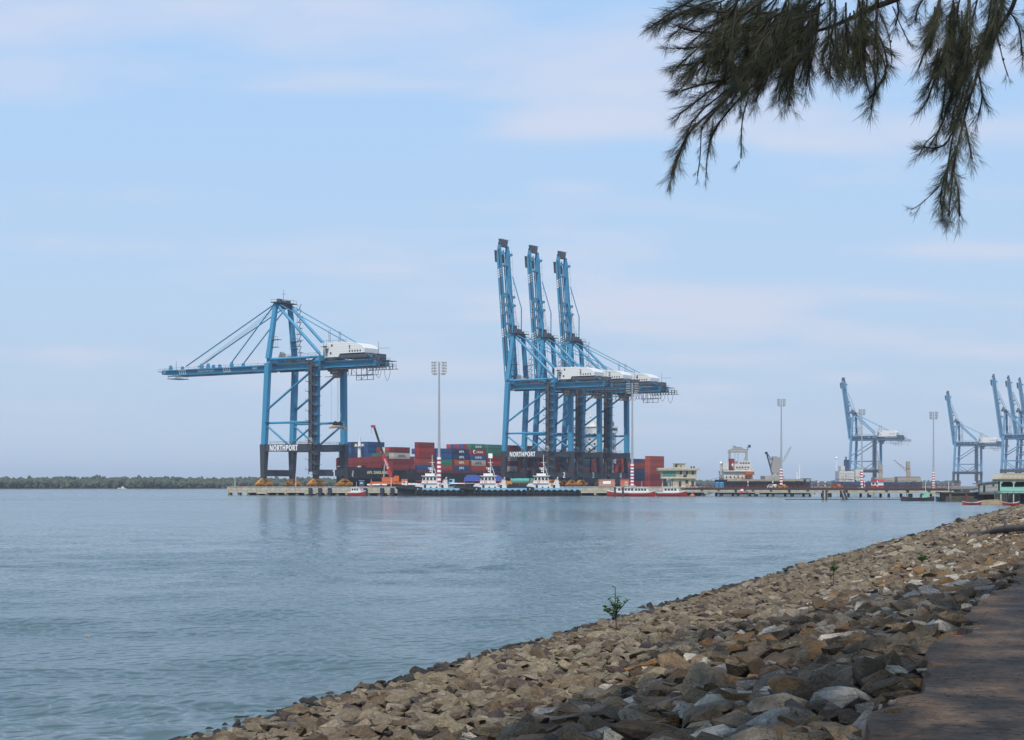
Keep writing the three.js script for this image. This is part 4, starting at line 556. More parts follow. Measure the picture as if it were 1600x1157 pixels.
const stuffOnWharf = [
  ['barrier_board', 'long white barrier board on the wharf left of the mobile crane', 'barrier', 589, 660, o => { part(o, 'board', M.letter, box(7.6, .5, .2, 0, .9, 0)); part(o, 'leg', M.gray, [box(.2, .9, .6, -3, .45, 0), box(.2, .9, .6, 3, .45, 0)]); }],
  ['traffic_cone', 'tall orange warning cone on the wharf before the ship name', 'cone', 580, 660, o => { part(o, 'cone', M.orange, [rod(V(0, .15, 0), V(0, 3.1, 0), .55, .08, 12)]); part(o, 'foot', M.black, box(1.3, .15, 1.3, 0, .075, 0)); }],
  ['guard_booth', 'small dark blue cabin on the wharf under the bow', 'cabin', 565, 672, o => { part(o, 'wall', M.navy, box(1.9, 2.4, 1.9, 0, 1.2, 0)); part(o, 'roof', M.galv, box(2.2, .15, 2.2, 0, 2.47, 0)); part(o, 'window', M.skyblue, box(1.2, .8, .06, 0, 1.5, .98)); }],
  ['portable_generator', 'orange generator box on the wharf right of the mobile crane', 'generator', 630, 658, o => { part(o, 'housing', M.orange, box(2.6, 1.7, 1.6, 0, 1.1, 0)); part(o, 'skid', M.black, box(2.9, .25, 1.8, 0, .125, 0)); part(o, 'grille', M.ink, box(.8, 1, .06, .6, 1.1, .83)); }],
  ['parked_truck', 'small white truck on the wharf behind the bow of the first tug', 'truck', 641, 656, o => { part(o, 'cab', M.white, prism([[-1, .5], [1, .5], [1, 2.2], [-.6, 2.2], [-1, 1.4]], 1.9, -2.2)); part(o, 'load_bed', M.white, box(3.6, .7, 2, .9, 1.1, 0)); for (const x of [-2.2, 1.6]) part(o, 'wheel', M.rubber, [rod(V(x, .42, -.95), V(x, .42, -.6), .42), rod(V(x, .42, .6), V(x, .42, .95), .42)]); part(o, 'window', M.glass, box(.8, .6, 1.94, -2.3, 1.75, 0)); }],
  ['canvas_tent', 'blue canvas tent on the wharf left of the middle tug wheelhouse', 'tent', 738, 656, o => { part(o, 'canopy', M.tarp, prism([[-3.2, 2.2], [3.2, 2.2], [3.0, 3.6], [1.8, 4.6], [-1.8, 4.6], [-3.0, 3.6]], 4)); part(o, 'leg', M.galv, [[-3, -1.8], [3, -1.8], [-3, 1.8], [3, 1.8]].map(([x, z]) => rod(V(x, 0, z), V(x, 2.3, z), .06))); }],
  ['canvas_tent', 'blue canvas tent on the wharf right of the middle tug wheelhouse', 'tent', 772, 657, o => { part(o, 'canopy', M.tarp, prism([[-3.2, 2.2], [3.2, 2.2], [3.0, 3.6], [1.8, 4.6], [-1.8, 4.6], [-3.0, 3.6]], 4)); part(o, 'leg', M.galv, [[-3, -1.8], [3, -1.8], [-3, 1.8], [3, 1.8]].map(([x, z]) => rod(V(x, 0, z), V(x, 2.3, z), .06))); }],
  ['truck_tractor', 'blue truck tractor on the wharf between the first two tugs', 'truck', 706, 657, o => { part(o, 'cab', M.skyblue, prism([[-1.2, .6], [1, .6], [1, 3], [-.9, 3], [-1.2, 1.9]], 2.2)); part(o, 'chassis', M.black, box(4.6, .4, 1.2, 1.2, .8, 0)); for (const x of [-.4, 2.6]) part(o, 'wheel', M.rubber, [rod(V(x, .5, -1.1), V(x, .5, -.7), .5), rod(V(x, .5, .7), V(x, .5, 1.1), .5)]); part(o, 'window', M.glass, box(1.2, .8, 2.24, -.4, 2.3, 0)); }],
  ['flatbed_trailer', 'white flatbed trailer parked behind the gap between the first two tugs', 'trailer', 723, 656, o => { part(o, 'bed', M.letter, box(9, .35, 2.3, 0, 1.35, 0)); part(o, 'frame', M.black, box(8.4, .35, 1, 0, 1.0, 0)); for (const x of [2.2, 3.5]) part(o, 'wheel', M.rubber, [rod(V(x, .5, -1.1), V(x, .5, -.7), .5), rod(V(x, .5, .7), V(x, .5, 1.1), .5)]); part(o, 'prop', M.gray, box(.2, 1.0, 1.4, -3, .5, 0)); }],
  ['forklift_truck', 'orange yellow forklift on the wharf right of the middle tug', 'forklift', 790, 657, o => { part(o, 'body', M.yellow, [box(5, 1.6, 2.2, 0, 1.5, 0), box(2, .9, 2, -1.4, 2.7, 0)]); part(o, 'mast', M.black, [box(.25, 4.0, 1.6, 2.9, 2.2, 0)]); for (const x of [-1.6, 1.6]) part(o, 'wheel', M.rubber, [rod(V(x, .6, -1.2), V(x, .6, -.7), .6), rod(V(x, .6, .7), V(x, .6, 1.2), .6)]); }],
  ['tanker_lorry', 'green tank lorry on the wharf left of the third tug', 'lorry', 814, 657, o => { part(o, 'tank', M.teal, [rod(V(-4, 2.2, 0), V(3.2, 2.2, 0), 1.15, 1.15, 14)]); part(o, 'cab', M.teal, prism([[3.6, .7], [5.8, .7], [5.8, 2.2], [5.4, 3.4], [3.6, 3.4]], 2.2)); part(o, 'frame', M.black, box(9.4, .35, 1.1, .6, .85, 0)); for (const x of [-3, -1.6, 4.6]) part(o, 'wheel', M.rubber, [rod(V(x, .5, -1.1), V(x, .5, -.7), .5), rod(V(x, .5, .7), V(x, .5, 1.1), .5)]); }],
  ['site_cabin', 'long pink site cabin with a pale sign on the wharf near the right-hand crane', 'cabin', 948, 666, o => { part(o, 'wall', mat(.55, .27, .20, .7), box(6.2, 2.6, 2.6, 0, 1.5, 0)); part(o, 'roof', M.gray, box(6.5, .18, 2.9, 0, 2.9, 0)); part(o, 'sign', M.letter, box(3, 1.1, .06, 0, 1.7, 1.34)); part(o, 'skid', M.black, box(5.8, .2, 2.2, 0, .1, 0)); }],
  ['site_cabin', 'short salmon red site cabin on the wharf just left of the banded mast foot', 'cabin', 976, 664, o => { part(o, 'wall', mat(.60, .17, .12, .7), box(3.3, 2.7, 2.6, 0, 1.55, 0)); part(o, 'roof', M.redwhite, box(3.6, .2, 2.9, 0, 3.0, 0)); part(o, 'door', M.cream, box(.9, 1.9, .06, .4, 1.2, 1.34)); part(o, 'skid', M.black, box(3, .2, 2.2, 0, .1, 0)); }],
];
for (const [name, label, cat, u, Z, fn] of stuffOnWharf) { const p = at(u, Z); fn(thing(name, label, cat, [p.x, DECK + .005, p.z])); }
for (const [u, Z, h, label] of [[367, 684, 3.6, 'thin white post at the left corner of the wharf'], [462, 668, 5.2, 'thin grey pole between the first two crane feet'], [611, 645, 3.6, 'short yellowish post at the wharf edge below the mobile crane']]) { const p = at(u, Z); const o = thing('slim_post', label, 'post', [p.x, DECK, p.z]); part(o, 'shaft', M.white, rod(V(0, 0, 0), V(0, h, 0), .12, .1, 8)); part(o, 'cap', M.gray, rod(V(0, h, 0), V(0, h + .15, 0), .17, .17, 8)); }

// ---------------------------------------------------------------- cream harbour building
{
  const p = at(1059, 652), o = thing('harbour_building', 'cream two-storey harbour building with flat overhanging roof and green glazed bay', 'building', [p.x, DECK, p.z], -.02);
  part(o, 'lower_storey', M.cream, [box(8.6, 3.2, 7, 2.2, 1.6, 0)]); part(o, 'upper_storey', M.cream, [box(13.2, 3.0, 8, .2, 4.75, 0)]); part(o, 'floor_ledge', M.cream, [box(13.6, .3, 8.6, .2, 3.3, 0)]);
  const r = part(o, 'roof', M.cream, [box(15.6, .95, 10, .1, 6.72, 0)]); part(r, 'roof_room', M.cream, [box(4.2, 1.7, 4, .6, 8.0, 0)]); part(r, 'roof_room_slab', M.concrete, box(4.9, .18, 4.8, .6, 8.95, 0)); part(r, 'roof_room_window', M.ink, [box(1.0, 1.0, .08, -.7, 8.0, 2.02)]); part(r, 'roof_room_window', M.ink, [box(.4, .7, .08, 1.1, 7.9, 2.02)]);
  for (let i = 0; i < 4; i++) part(o, 'green_pane', M.greenglass, box(1.16, 1.8, .12, -5.4 + i * 1.24, 4.9, 4.02)); part(o, 'pane_frame', M.gray, [0, 1, 2, 3, 4].map(i => box(.1, 1.9, .16, -6.0 + i * 1.24, 4.9, 4.03)));
  for (const x of [.9, 3.2, 5.4]) part(o, 'window', M.ink, box(.75, 1.2, .1, x, 5.3, 4.02)); part(o, 'window', M.ink, box(1.3, .95, .1, 2.5, 4.2, 4.02)); part(o, 'window_awning', M.gray, box(6, .2, .6, 3.2, 6.1, 4.2));
  part(o, 'door', M.ink, box(.9, 2.1, .1, .6, 1.1, 3.52)); part(o, 'window', M.ink, box(1.1, 1.3, .1, 3.2, 1.9, 3.52)); part(o, 'door', M.ink, box(1.0, 2.2, .1, 5.4, 1.15, 3.52));
  for (const x of [-6, -3.6]) part(o, 'column', M.cream, box(.4, 3.2, .4, x, 1.6, 3)); part(o, 'roof_tank', M.ink, [rod(V(5.2, 7.2, 0), V(5.2, 7.8, 0), .35), rod(V(6.2, 7.2, 0), V(6.2, 7.8, 0), .35)]);
}
// ---------------------------------------------------------------- access trestle to the shore
{
  const a = at(1085, 640), b = at(1500, 548), d = b.clone().sub(a), L = d.length(); d.normalize(); const out = V(-d.z, 0, d.x), ry = Math.atan2(-d.z, d.x), TY = 2.75;
  const o = thing('trestle_bridge', 'long low trestle bridge on piles linking the wharf to the shore', 'bridge', [a.x, 0, a.z], ry);
  part(o, 'deck', M.concretedark, box(L + 6, .5, 8, L / 2, TY - .25, 0)); part(o, 'kerb', M.concretedark, [box(L + 6, .5, .4, L / 2, TY + .05, 4.1)]);
  const n = Math.round(L / 8.2), w = L / n;
  for (let i = 0; i <= n; i++) {
    const x = i * w; part(o, 'bent_cap', i % 3 ? M.concrete : M.concretedark, box(1.5, .95, 8.6, x, TY - 1.0, 0));
    for (const z of [3.2, -3.2]) share(o, 'pile', M.pile, TPILE(), x - .3, .6, z); if (i % 2 === 0) share(o, 'pile', M.concretedark, TPILE(), x + .7, .6, 3.6);
    if (i < n) { share(o, 'edge_beam', i % 4 === 1 ? M.cream : M.concrete, EBEAM(w), x + w / 2, TY - 1.0, 4.25); if (i % 3 === 1) share(o, 'ledge_block', M.cream, EBLOCK(), x + w * .25, TY - 1.3, 4.5); }
  }
  const rail = []; for (let x = 0; x < L; x += 2.05) rail.push(box(.14, 1.1, .14, x, TY + .55, 4.0)); for (const y of [.45, .8, 1.1]) rail.push(box(L, .09, .09, L / 2, TY + y, 4.0)); part(o, 'railing', M.maroon, rail);
  part(o, 'pipeline', M.wood, [rod(V(0, TY - .35, 4.5), V(L, TY - .35, 4.5), .2, .2, 8), rod(V(0, TY + .1, 4.55), V(L, TY + .1, 4.55), .13, .13, 8)]);
  // things along it
  for (const [f, k] of [[.10, 0], [.118, 1]]) { const t = thing('blue_tank', ['round blue tank on the trestle, left of the pair', 'round blue tank on the trestle, right of the pair'][k], 'tank', [a.x + d.x * L * f, TY, a.z + d.z * L * f], 0, 'blue tanks on the trestle'); part(t, 'shell', M.blue, [rod(V(0, .2, 0), V(0, 2.0, 0), .92, .92, 16), rod(V(0, 2.0, 0), V(0, 2.35, 0), .92, .4, 16)]); part(t, 'foot', M.black, rod(V(0, 0, 0), V(0, .2, 0), .7, .7, 12)); }
  const posts = [[.255, 'beside the third light mast'], [.355, 'left of the bare stretch of trestle'], [.53, 'left of the navy bulk carrier'], [.556, 'before the navy ship white house'], [.70, 'left of the red and white hut'], [.745, 'right of the red and white hut']];
  for (const [f, where] of posts) { const t = thing('marker_post', 'red and white marker post on the trestle, ' + where, 'post', [a.x + d.x * L * f + out.x * 3.4, TY, a.z + d.z * L * f + out.z * 3.4], 0, 'marker posts on the trestle'); for (let i = 0; i < 4; i++) part(t, 'painted_band', i % 2 ? M.letter : M.redwhite, rod(V(0, i * .7, 0), V(0, i * .7 + .7, 0), .17, .17, 8)); part(t, 'cap', M.gray, rod(V(0, 2.8, 0), V(0, 2.95, 0), .22, .22, 8)); }
  const hut = thing('signal_hut', 'small red and white chequered hut on the trestle under the left pale crane', 'hut', [a.x + d.x * L * .722, TY, a.z + d.z * L * .722], ry); part(hut, 'lower_wall', M.redwhite, box(3.2, 1.1, 2.4, 0, .55, 0)); part(hut, 'upper_wall', M.letter, box(3.2, 1.4, 2.4, 0, 1.8, 0)); part(hut, 'roof', M.redwhite, prism([[-1.9, 2.5], [1.9, 2.5], [1.3, 3.2], [-1.3, 3.2]], 3)); part(hut, 'window', M.glass, box(.9, .7, .06, -.7, 1.8, 1.23)); part(hut, 'window', M.glass, box(.9, .7, .06, .7, 1.8, 1.23));
  for (const [f, m, label, name] of [[.365, M.yellow, 'small yellow car on the trestle left of the bare gap', 'parked_car'], [.575, M.orange, 'orange car on the trestle before the navy bulk carrier', 'parked_car'], [.33, M.white, 'white car on the trestle at the grey bulk carrier bow', 'parked_car']]) { const t = thing(name, label, 'car', [a.x + d.x * L * f, TY, a.z + d.z * L * f], ry, 'cars on the trestle'); part(t, 'body', m, prism([[-2.1, .35], [2.1, .35], [2.1, .95], [1.3, 1.05], [.7, 1.5], [-1.2, 1.5], [-1.8, 1.0], [-2.1, .95]], 1.7)); part(t, 'window', M.glass, prism([[-1.15, 1.05], [1.15, 1.05], [.68, 1.42], [-1.1, 1.42]], 1.74)); for (const x of [-1.3, 1.3]) part(t, 'wheel', M.rubber, [rod(V(x, .33, -.86), V(x, .33, -.6), .33, .33, 12), rod(V(x, .33, .6), V(x, .33, .86), .33, .33, 12)]); }
  // sloping red and white mark on struts under the left end
  const q = at(1160, 606), mk = thing('navigation_mark', 'red and white mark on slanting struts in the water before the trestle', 'mark', [q.x, 0, q.z]); part(mk, 'strut', M.wood, [rod(V(-1.6, -1, 0), V(0, 2.6, 0), .14), rod(V(3.2, -1, 0), V(.2, 2.6, 0), .14), rod(V(4.6, -1, -1), V(.6, 2.8, -.6), .14)]); part(mk, 'white_panel', M.letter, box(1.0, .6, .2, -.1, 2.2, .1)); part(mk, 'red_panel', M.redwhite, [box(1.1, .6, .2, -.2, 1.5, .12), box(1.0, .5, .2, -.1, 2.8, .1)]);
}
function TPILE() { return TPILE.g ??= new THREE.CylinderGeometry(.42, .46, 3.6, 10); }
function EBEAM(w) { return EBEAM.g ??= new THREE.BoxGeometry(w - 1.3, .95, .8); }
function EBLOCK() { return EBLOCK.g ??= new THREE.BoxGeometry(1.6, 1.3, .7); }
{ const p = at(1082, 600), b = thing('mooring_buoy', 'small orange red buoy floating right of the pilot boats', 'buoy', [p.x, 0, p.z]); part(b, 'float', M.orange, new THREE.SphereGeometry(.9, 14, 10).scale(1, .75, 1).translate(0, .25, 0)); part(b, 'ring', M.galv, new THREE.TorusGeometry(.22, .05, 6, 10).translate(0, 1.05, 0)); }
for (const [u, v, i] of [[1286, 783, 0], [1291.5, 783, 1], [1318, 783, 2], [1323, 783, 3]]) { const Z = 462, p = at(u, Z), lean = i > 1 ? .5 : 0; const q = thing('mooring_pile', ['leftmost of four timber piles standing in the bay', 'second of four timber piles standing in the bay, upright', 'slanting timber pile in the bay, left of the slanting pair', 'slanting timber pile in the bay, rightmost of the four'][i], 'pile', [p.x, 0, p.z], 0, 'timber piles in the bay'); part(q, 'shaft', M.wood, rod(V(lean * 1.3, -1.5, 0), V(-lean * 1.6, 2.6, 0), .3, .26, 9)); part(q, 'cap', M.tan, rod(V(-lean * 1.6, 2.6, 0), V(-lean * 1.64, 2.7, 0), .3, .3, 9)); }
{ const p = at(1330, 470); const o = thing('floating_boom', 'long dark floating boom lying low on the water before the trestle', 'float', [p.x, 0, p.z]); for (let i = 0; i < 9; i++) part(o, 'float', M.wood, rod(V(-18 + i * 4, .1, 0), V(-14.3 + i * 4, .06, 0), .13, .13, 8)); part(o, 'chain', M.black, rod(V(-18, .1, 0), V(17.8, .1, 0), .08, .08, 6)); }

// ---------------------------------------------------------------- bulk carriers
function bulker(o, L, hullM, top, deckTop) { const st = []; for (let i = 0; i <= 12; i++) { const f = i / 12, x = -L / 2 + f * L, b = i === 12 ? .4 : f > .82 ? 9 * (1 - Math.pow((f - .82) / .18, 1.8)) + .4 : i === 0 ? 8 : 9; st.push([x, b, b * .98, b * .8, top + (f > .88 ? 1.2 : 0) + (f < .2 ? .6 : 0), 2, -2]); } part(o, 'hull', hullM, hullGeom(st)); }
{
  const p = at(1194, 770), o = thing('bulk_carrier', 'bulk carrier with white superstructure, red funnel and grey deck cranes behind the trestle', 'ship', [p.x, 0, p.z], .03), L = 42, k = .287;
  const X = u => (u - 1194) * k, Yv = v => hgt(v, 770); bulker(o, L, M.hull, Yv(752));
  part(o, 'rubbing_strake', M.tan, box(34, .9, 18.3, -1, Yv(751), 0));
  const sp = part(o, 'superstructure', M.shipwhite, [box(X(1174) - X(1127), 4.6, 15, (X(1127) + X(1174)) / 2, Yv(752) + 2.3, 0), box(7.2, 3.2, 13, X(1157), Yv(731), 0), box(5.6, 1.8, 12, X(1160), Yv(724.5), 0), box(2.2, 4.5, 9, X(1131), Yv(731), 0), box(13.5, .3, 17, X(1150), Yv(737), 0), prism([[0, 0], [3.2, 0], [2.0, 3.6], [.6, 3.6]], 10, X(1167), Yv(743))]);
  for (let i = 0; i < 7; i++) part(sp, 'window', M.ink, box(.6, .7, .1, X(1131) + i * 1.75, Yv(746), 7.52)); for (let i = 0; i < 5; i++) part(sp, 'window', M.ink, box(.8, .6, .1, X(1147.5) + i * 1.3, Yv(731), 6.52)); for (let i = 0; i < 4; i++) part(sp, 'window', M.glass, box(.9, .7, .1, X(1154) + i * 1.2, Yv(724.5), 6.02));
  const f = part(o, 'funnel', M.maroon, [box(2.1, 5.6, 3, X(1143), Yv(727), 0)]); part(f, 'funnel_top', M.black, box(1.6, 1.6, 2.4, X(1143) - .2, Yv(720), 0)); part(f, 'white_cross', M.letter, [box(.4, 1.4, .1, X(1143) + .3, Yv(727), 1.52), box(1.2, .4, .12, X(1143) + .3, Yv(727), 1.53)]);
  part(o, 'lifeboat', M.orange, hullGeom([[-1.7, .3, .3, .2, .7, 0, -.6], [-1, 1, 1, .6, 1, 0, -.9], [1, 1, 1, .6, 1, 0, -.9], [1.7, .3, .3, .2, .7, 0, -.6]]).translate(X(1165), Yv(742), 8.4));
  part(o, 'lattice_post', M.gray, [rod(V(X(1141.5), Yv(722), -3), V(X(1141.5), Yv(704), -3), .55, .5), rod(V(X(1168), Yv(748), -3), V(X(1168), Yv(702), -3), .6, .5), rod(V(X(1150), Yv(726), -3), V(X(1150), Yv(706), -3), .1), rod(V(X(1168), Yv(712), -3), V(X(1160), Yv(730), -3), .12)]);
  part(o, 'gantry_beam', M.gray, [box(X(1170) - X(1139), .9, 1.1, (X(1170) + X(1139)) / 2, Yv(706), -3), prism([[0, 0], [3.6, 1.6], [5.4, 1.6], [9, 0]], .9, X(1139), Yv(704), -3), box(1.5, .7, 1, X(1149), Yv(698), -3)]); part(o, 'radar_mast', M.ink, [rod(V(X(1170), Yv(703), -3), V(X(1172), Yv(695), -3), .16), box(1.8, .25, .6, X(1172), Yv(699), -3), box(1.0, 1.0, .4, X(1173), Yv(697), -3)]);
  part(o, 'derrick', M.gray, [rod(V(X(1152), Yv(728), 2), V(X(1152), Yv(703), 2), .12), rod(V(X(1160), Yv(724), 2), V(X(1166), Yv(706), 2), .1), rod(V(X(1135), Yv(738), 2), V(X(1135), Yv(722), 2), .1), rod(V(X(1100), Yv(752), 0), V(X(1125), Yv(746), 0), .12)]);
  part(o, 'radar_dome', M.letter, [new THREE.SphereGeometry(.62, 12, 8).translate(X(1126.5), Yv(724), 0), rod(V(X(1126.5), Yv(742), 0), V(X(1126.5), Yv(724), 0), .18, .1)]);
  part(o, 'hatch_cover', M.gray, box(X(1222) - X(1192), 2.5, 12, (X(1192) + X(1222)) / 2, Yv(748.5), 0)); part(o, 'hatch_cover', M.gray, box(X(1262) - X(1226), 1.2, 12, (X(1226) + X(1262)) / 2, Yv(751), 0));
  const c = part(o, 'deck_crane', M.gray, [prism([[-1.6, 0], [1.7, 0], [2.5, 1.6], [1.9, 7.2], [-1.2, 7.2], [-2.2, 1.8]], 3.4, X(1212), Yv(740)), rod(V(X(1211), Yv(746), 0), V(X(1211), Yv(739), 0), 1.9, 1.7, 12), box(.8, .8, 3, X(1208), Yv(715), 0), box(.8, .8, 3, X(1213), Yv(715), 0)]);
  part(c, 'jib', M.ink, [bar(V(X(1206), Yv(737), 1), V(X(1197.5), Yv(707), 1), .28), bar(V(X(1206), Yv(720), 1), V(X(1197.5), Yv(707), 1), .28), bar(V(X(1206), Yv(737), -1), V(X(1197.5), Yv(707), -1), .28), ...[.3, .5, .7].map(t => bar(V(X(1206 - 8.5 * t), Yv(737 - 30 * t), 1), V(X(1206 - 8.5 * t), Yv(720 - 13 * t), 1), .15)), box(.8, .9, 2.4, X(1197.5), Yv(708), 0)]);
  part(o, 'grab_boom', M.gray, [bar(V(X(1220), Yv(727), 0), V(X(1236), Yv(698), 0), .3), bar(V(X(1226), Yv(722), 0), V(X(1237), Yv(699), 0), .18)]); part(o, 'fore_mast', M.white, [rod(V(X(1250), Yv(751), 0), V(X(1250), Yv(723), 0), .3, .2), bar(V(X(1246.5), Yv(750), 0), V(X(1245.5), Yv(738), 0), .5)]);
  part(o, 'deck_rail', M.tan, [box(17, .1, .1, X(1235), Yv(749), 9.0), ...Array.from({ length: 14 }, (_, i) => box(.1, .9, .1, X(1207) + i * 1.25, Yv(750.3), 9.0))]);
}
{
  const Z = 1320, k = Z / F, p = at(1372, Z), o = thing('bulk_carrier', 'navy blue bulk carrier with white house and navy funnel behind the left pale crane', 'ship', [p.x, 0, p.z], .02), X = u => (u - 1372) * k, Yv = v => hgt(v, Z); bulker(o, 68, M.hullnavy, Yv(754));
  const sp = part(o, 'superstructure', M.shipwhite, [box(11.5, 8.2, 16, X(1320), Yv(745), 0), box(6.5, 8, 15, X(1340), Yv(742), 0), box(3, 4, 10, X(1315), Yv(733), 0)]); for (let j = 0; j < 3; j++) for (let i = 0; i < 6; i++) part(sp, 'window', M.ink, box(.7, .6, .1, X(1311) + i * 1.8, Yv(750 - j * 4.5), 8.05));
  part(o, 'funnel', M.navy, [box(3.6, 9, 4, X(1323), Yv(728), 0), rod(V(X(1322), Yv(720), 0), V(X(1322), Yv(714), 0), .6)]); part(o, 'mast', M.gray, [rod(V(X(1327.5), Yv(736), 0), V(X(1327.5), Yv(702), 0), .35, .2), box(1.6, .2, .2, X(1327.5), Yv(708), 0)]); part(o, 'radar_dome', M.letter, [new THREE.SphereGeometry(.9, 12, 8).translate(X(1307), Yv(716), 0), rod(V(X(1307), Yv(736), 0), V(X(1307), Yv(716), 0), .25, .15)]);
  part(o, 'hatch_cover', M.tan, box(18, 3.6, 14, X(1418), Yv(750), 0)); part(o, 'hatch_cover', M.tan, box(15, 3.2, 14, X(1380), Yv(750), 0)); part(o, 'hatch_trim', M.maroon, box(16.5, .7, 13, X(1418), Yv(746), 0));
  const c = part(o, 'deck_crane', M.tan, [rod(V(X(1420), Yv(750), 0), V(X(1420), Yv(737), 0), 1.7, 1.6, 12), box(2.7, 7.4, 3, X(1419.5), Yv(729), 0)]); part(c, 'jib', M.gray, [bar(V(X(1417), Yv(738), 1), V(X(1397), Yv(719), 1), .45), bar(V(X(1417), Yv(733), -1), V(X(1397), Yv(719), -1), .45), ...[.25, .5, .75].map(t => bar(V(X(1417 - 20 * t), Yv(738 - 19 * t), 1), V(X(1417 - 20 * t), Yv(733 - 14 * t), -1), .2))]);
  const c2 = part(o, 'deck_crane', M.tan, [rod(V(X(1376), Yv(750), 0), V(X(1376), Yv(738), 0), 1.5, 1.5, 12), box(3.2, 5.5, 3, X(1376), Yv(732), 0)]); part(c2, 'jib', M.gray, bar(V(X(1376), Yv(734), 0), V(X(1371), Yv(705), 0), .5));
  part(o, 'red_emblem', M.maroon, new THREE.TorusGeometry(2.2, .6, 6, 18, 4.6).rotateZ(.6).translate(X(1346), Yv(740), 7.8));
}

// ---------------------------------------------------------------- the right-hand corner of the bay
{
  const q = at(1530, 428), w = solid('sea_wall', M.darkconcrete, [box(36, 2.6, 6, 0, 0, 0), box(38, .3, 7, 0, 1.45, 0)], 'low dark mossy sea wall below the grey shed', 'wall'); w.position.set(q.x + 9, .7, q.z);
  for (let i = 0; i < 9; i++) share(w, 'buttress', i % 2 ? M.maroon : M.concretedark, BUTT(), -17 + i * 4, -.1, 3.1);
  const rail = part(w, 'handrail', M.galv, [box(34, .08, .08, -1, 2.5, 2.8), ...Array.from({ length: 12 }, (_, i) => box(.08, 1, .08, -17 + i * 3, 2.05, 2.8))]);
  const s = at(1545, 424), shed = thing('grey_shed', 'grey shed with dark sloping roof and turquoise door on the sea wall', 'shed', [s.x, 2.3, s.z], -.1); part(shed, 'wall', M.gray, prism([[-2.3, 0], [2.1, 0], [2.1, 2.5], [-2.3, 2.0]], 3)); part(shed, 'roof', M.roofdark, [bar(V(-3.6, 2.05, 0), V(2.9, 2.75, 0), 3.8, .16)]); part(shed, 'door', M.glass, box(.6, 1.6, .08, -1.3, .9, 1.53)); part(shed, 'door_frame', M.mint, [box(.1, 1.7, .1, -1.65, .9, 1.54), box(.1, 1.7, .1, -.95, .9, 1.54)]); part(shed, 'window', M.ink, box(.5, .5, .08, .9, 1.7, 1.53));
  const fl = part(shed, 'foundation', M.concretedark, box(5, .5, 3.4, 0, -.3, 0));
  const h = at(1596, 372), st = thing('stilt_house', 'mint green and cream stilt house over the water at the right edge', 'house', [h.x, 0, h.z], -.03);
  part(st, 'floor', M.mint, box(10.5, .4, 6, 0, 2.6, 0)); part(st, 'balustrade', M.mint, [box(10.4, .9, .16, 0, 3.2, 3), ...[-5.2, -2.4, .4, 3.2].map(x => box(.25, 2.4, .25, x, 3.9, 3))]); part(st, 'wall', M.ink, box(9.6, 2.2, .2, 0, 3.9, -.5)); part(st, 'fascia', M.cream, [box(10.8, .5, 6.4, 0, 5.1, 0)]); part(st, 'roof', M.cream, prism([[-5.9, 5.3], [5.9, 5.3], [4.6, 6.6], [-4.6, 6.6]], 7)); part(st, 'arch', M.cream, [prism([[-5.1, 4.9], [-2.4, 4.9], [-2.4, 4.3], [-2.9, 4.75], [-4.6, 4.75], [-5.1, 4.3]], .2, 0, 0, 3), prism([[-2.3, 4.9], [.4, 4.9], [.4, 4.3], [-.1, 4.75], [-1.8, 4.75], [-2.3, 4.3]], .2, 0, 0, 3)]);
  for (const x of [-5, -2.3, .4, 3.2]) for (const z of [-2.6, 2.6]) part(st, 'stilt', M.cream, rod(V(x, -1, z), V(x, 2.6, z), .16, .16, 8));
  // boats drawn up there
  const small = (name, label, u, Z, L, hm, tm, canopy) => { const p = at(u, Z), o = thing(name, label, 'boat', [p.x, 0, p.z], rr(-.2, .2), 'small fishing boats'); const st = []; for (let i = 0; i <= 8; i++) { const x = -L / 2 + i * L / 8, f = 1 - Math.pow(Math.abs(x) / (L / 2), 2.4), b = .1 + L * .13 * f; st.push([x, b, b * .9, b * .5, .62 + .45 * Math.pow(Math.abs(x) / (L / 2), 2), .2, -.4]); } part(o, 'hull', hm, hullGeom(st)); part(o, 'gunwale', tm, hullGeom(st.map(s => [s[0], s[1] * 1.05, s[1] * 1.05, s[1], s[4] + .16, s[4] + .08, s[4] - .01]))); part(o, 'thwart', M.wood, [-.2, .05, .28].map(f => box(.25, .08, L * .2, f * L, .84, 0))); if (canopy) { part(o, 'wheelhouse', canopy, [box(L * .2, 1.6, L * .16, L * .22, 1.4, 0)]); part(o, 'awning', canopy, box(L * .5, .1, L * .22, -L * .08, 1.9, 0)); part(o, 'awning_post', M.wood, [[-.3, 1], [.1, 1], [-.3, -1], [.1, -1]].map(([f, z]) => rod(V(f * L, .7, z * L * .1), V(f * L, 1.9, z * L * .1), .05))); part(o, 'mast', M.white, rod(V(L * .24, 2, 0), V(L * .24, 5, 0), .06)); } else o.scale.y = .6; return o; };
  small('fishing_boat', 'green and brown fishing boat with a mint awning moored below the trestle', 1434, 440, 8.6, M.hullgreen, M.maroon, M.mint);
  small('fishing_boat', 'turquoise fishing boat with red trim beside the banded light mast foot', 1476, 432, 4.6, M.teal, M.red, M.maroon);
  small('fishing_boat', 'low red and white open boat on the water beside the sand heap', 1519, 352, 3.9, M.hullred, M.white);
  small('fishing_boat', 'low white and red open boat under the mint green stilt house', 1580, 345, 3.4, M.hullred, M.white);
